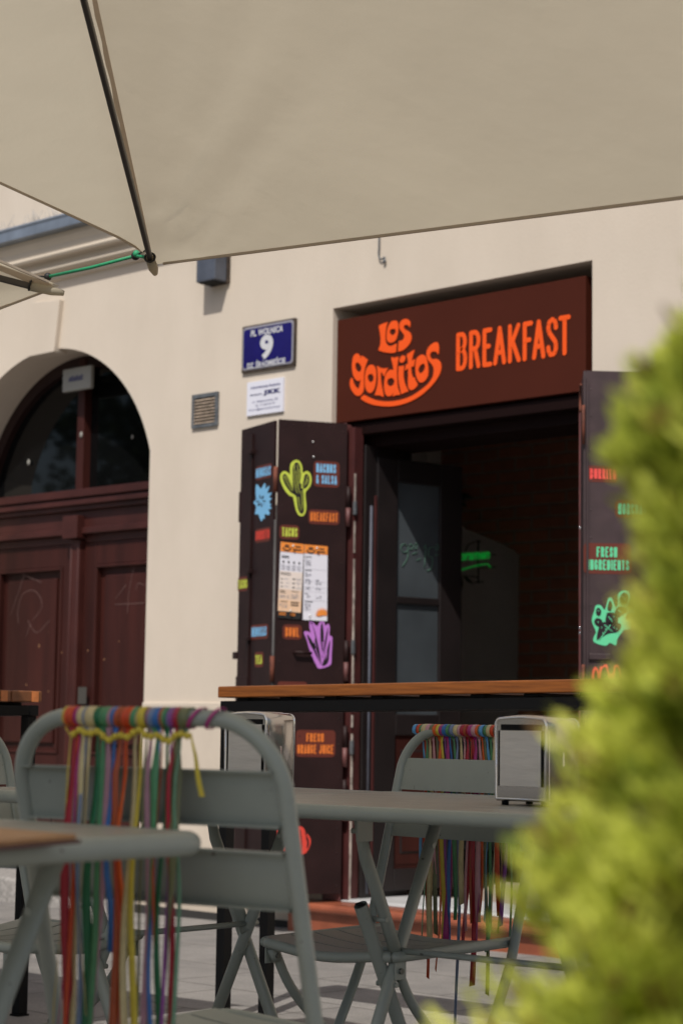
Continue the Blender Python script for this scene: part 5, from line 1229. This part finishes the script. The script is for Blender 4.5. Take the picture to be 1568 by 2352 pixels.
b.add(V, [(2*k,2*k+1,2*k+3,2*k+2) for k in range(len(tl)-1)], 0, True)
tag(b.build('knotted_cord', rb_mat('yellow', RC['yellow']), loc=tuple(P[20]), recalc=False), 'knotted yellow cord running under the ribbons of the nearest chair', 'cord')
# ribbons of the chair facing the camera; x in r6 at the rail -> position along the back
def uB(x6): return urail(MBm, r6(x6, 462))
RBn = [(690,668,'sky',8,.34),(703,690,'scarlet',7,.58),(712,700,'green',7,.50),(728,722,'cream',11,.52),(748,742,'pink',11,.34),(768,764,'olive',8,.48),(786,780,'orange',9,.56),(796,798,'yellow',9,.50),(815,805,'violet',6,.46),
(830,822,'magenta',12,.50),(842,838,'blue',9,.52),(866,856,'green',8,.44),(884,878,'slate',9,.78),(906,900,'cream',10,.40),(926,922,'pink',7,.46),(944,940,'crimson',9,.52),(962,956,'rust',6,.44),(974,970,'crimson',12,.58),(990,985,'magenta',9,.50),(1010,1005,'pink',10,.44),(1028,1022,'orange',7,.42),(1042,1038,'olive',8,.60),(1056,1048,'sky',8,.44),(1076,1072,'green',9,.50),(1092,1090,'cream',8,.46),
(1112,1110,'scarlet',9,.42),(1132,1130,'brown',6,.46),(1150,1148,'violet',8,.44),(1172,1170,'sage',7,.5)]
for i, (xt, xl, c, wm, ln) in enumerate(RBn):
    ribbon(MBm, uB(xt), wm*.00118, ln-.01, c, c.replace('_', ' ')+' ribbon, '+ords[i]+' from the left on the chair facing the camera', -1, random.Random(i).uniform(-.012,.012), 'ribbons tied to the chair facing the camera', uB(xl), .12 if i % 2 else -.12, 100+i, wav=.35)

# ================================================================== THE SHRUB
DS = .93
fh = Vector((-.682,.731,0)); rh = Vector((.732,.681,0))
TOP = 1.66
def lat(xp, d): return (xp-784)/FP*d
def zat(yp, d, xp=1300): return CAM.z + ((1657+.014*xp)-yp)/FP*d
ax_ = Vector((CAM.x, CAM.y, 0)) + fh*DS + rh*(lat(1800, DS))
def rad(z):
    # outline of the crown, read as distance from the trunk at each height
    pts = [(1.66,.0),(1.25,.018),(1.165,.040),(1.142,.062),(1.122,.070),(1.107,.088),(1.084,.100),(1.05,.102),(1.008,.092),(.983,.100),(.963,.094),(.95,.098),(.93,.118),(.907,.126),(.882,.136),(.857,.143),(.832,.152),(.811,.160),(.794,.158),(.768,.174),(.743,.208),(.68,.235),(.55,.25),(.35,.26),(.12,.20)]
    k = DS/1.12; z = CAM.z+(z-CAM.z)/k
    for (a, ra_), (c, rc_) in zip(pts, pts[1:]):
        if z >= c: return max(0, ra_+(rc_-ra_)*(a-z)/(a-c)-.004)*k
    return .18*k
rnd = random.Random(12)
b = MB(); V = []; Fq = []; Mi = []
def spray(c, d, L_, wd_, mi=0):
    """a flat scale-leaf spray"""
    d = d.normalized(); s = d.cross(Vector((rnd.uniform(-1,1), rnd.uniform(-1,1), rnd.uniform(-1,1)))).normalized(); base = len(V)
    for (f, w_, sh) in ((0,.12,0),(.35,.55,.08),(.7,.42,.05),(1,.04,0)):
        p = c+d*L_*f; V.append(p-s*wd_*w_+d*L_*sh); V.append(p+s*wd_*w_+d*L_*sh)
    for k in range(3): Fq.append((base+2*k, base+2*k+1, base+2*k+3, base+2*k+2)); Mi.append(mi)
for k in range(980):
    z = rnd.uniform(.1, 1.3) if k % 3 == 0 else rnd.uniform(.62, 1.13)
    a = rnd.uniform(0, 2*PI); r0 = rad(z); R_ = r0*rnd.uniform(.62,1.0)
    out = Vector((math.cos(a), math.sin(a), 0)); tip = ax_+out*R_+Vector((0,0,z)); root = ax_+out*R_*.45+Vector((0,0,z-.035))
    dd = (out*.7+Vector((0,0,.8))).normalized(); sd = dd.cross(Vector((0,0,1))).normalized()
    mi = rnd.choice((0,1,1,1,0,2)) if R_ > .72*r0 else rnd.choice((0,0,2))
    n_ = 74; fan = rnd.uniform(.012,.026)
    for j in range(n_):
        f = rnd.random(); q_ = (rnd.random()-.5)*2
        c = root.lerp(tip, f) + sd*q_*fan*(.35+f) + Vector((rnd.gauss(0,1), rnd.gauss(0,1), rnd.gauss(0,1)))*.0045
        di = dd+sd*q_*.8+Vector((rnd.uniform(-.35,.35), rnd.uniform(-.35,.35), rnd.uniform(-.2,.3)))
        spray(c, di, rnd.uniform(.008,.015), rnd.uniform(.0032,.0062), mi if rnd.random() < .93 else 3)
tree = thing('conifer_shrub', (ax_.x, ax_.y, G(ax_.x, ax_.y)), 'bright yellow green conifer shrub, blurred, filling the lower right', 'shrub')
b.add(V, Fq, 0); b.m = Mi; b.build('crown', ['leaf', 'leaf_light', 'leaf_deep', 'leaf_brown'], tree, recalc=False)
b = MB(); b.tube([(ax_.x,ax_.y,G(ax_.x,ax_.y)-.01),(ax_.x+.01,ax_.y,.5),(ax_.x,ax_.y+.01,.95),(ax_.x,ax_.y,1.25)], [.02,.016,.010,.004], 10)
for k in range(110):
    z = rnd.uniform(.12,1.2); a = rnd.uniform(0,2*PI); R_ = rad(z)*.75
    b.tube([(ax_.x,ax_.y,z-.04),(ax_.x+R_*.5*math.cos(a),ax_.y+R_*.5*math.sin(a),z),(ax_.x+R_*math.cos(a),ax_.y+R_*math.sin(a),z+.05)], [.005,.003,.0012], 5)
b.build('trunk', 'bark', tree)

# trees on the far side of the square, mirrored in the window panes
for ti, (tx, ty, th_) in enumerate(((-19,-24,9.5),(-27,-23,11.5),(-33,-31,10.5),(-11,-30,10))):
    t = thing('tree', (tx, ty, G(tx, ty)), ('broad tree mirrored in the right fanlight pane', 'tall tree mirrored in the middle of the arched window', 'distant tree mirrored in the left fanlight pane', 'tree mirrored in the glazed shop door')[ti], 'tree', 'trees across the square mirrored in the glass')
    rr_ = random.Random(40+ti); m_ = MB(); VV = []; FF_ = []
    for k in range(120):
        a = rr_.uniform(0,2*PI); z = rr_.uniform(.32,1.0); rad_ = th_*.36*math.sin(min(PI, (z-.25)/.8*PI))*rr_.uniform(.2,1.0)
        c0 = Vector((tx+rad_*math.cos(a), ty+rad_*math.sin(a), z*th_))
        for j in range(60):
            c = c0+Vector((rr_.gauss(0,.55), rr_.gauss(0,.55), rr_.gauss(0,.45))); u = Vector((rr_.gauss(0,1), rr_.gauss(0,1), rr_.gauss(0,1))).normalized(); v = u.cross(Vector((rr_.gauss(0,1), rr_.gauss(0,1), rr_.gauss(0,1)))).normalized()
            q_ = len(VV); VV += [c-u*.16, c+v*.10, c+u*.16, c-v*.10]; FF_.append((q_, q_+1, q_+2, q_+3))
    m_.add(VV, FF_); m_.build('crown', 'treeleaf', t, recalc=False)
    m_ = MB(); m_.tube([(tx,ty,G(tx,ty)-.1),(tx+.1,ty,th_*.35),(tx,ty+.1,th_*.8)], [.28,.2,.05], 10)
    for k in range(6):
        a = k*1.05; m_.tube([(tx+.08,ty,th_*(.3+.05*k)),(tx+1.2*math.cos(a),ty+1.2*math.sin(a),th_*(.45+.05*k)),(tx+2.2*math.cos(a),ty+2.2*math.sin(a),th_*(.55+.06*k))], [.10,.06,.02], 6)
    m_.build('trunk', 'bark', t)

for o in bpy.data.objects:
    if '_w' in o: del o['_w']
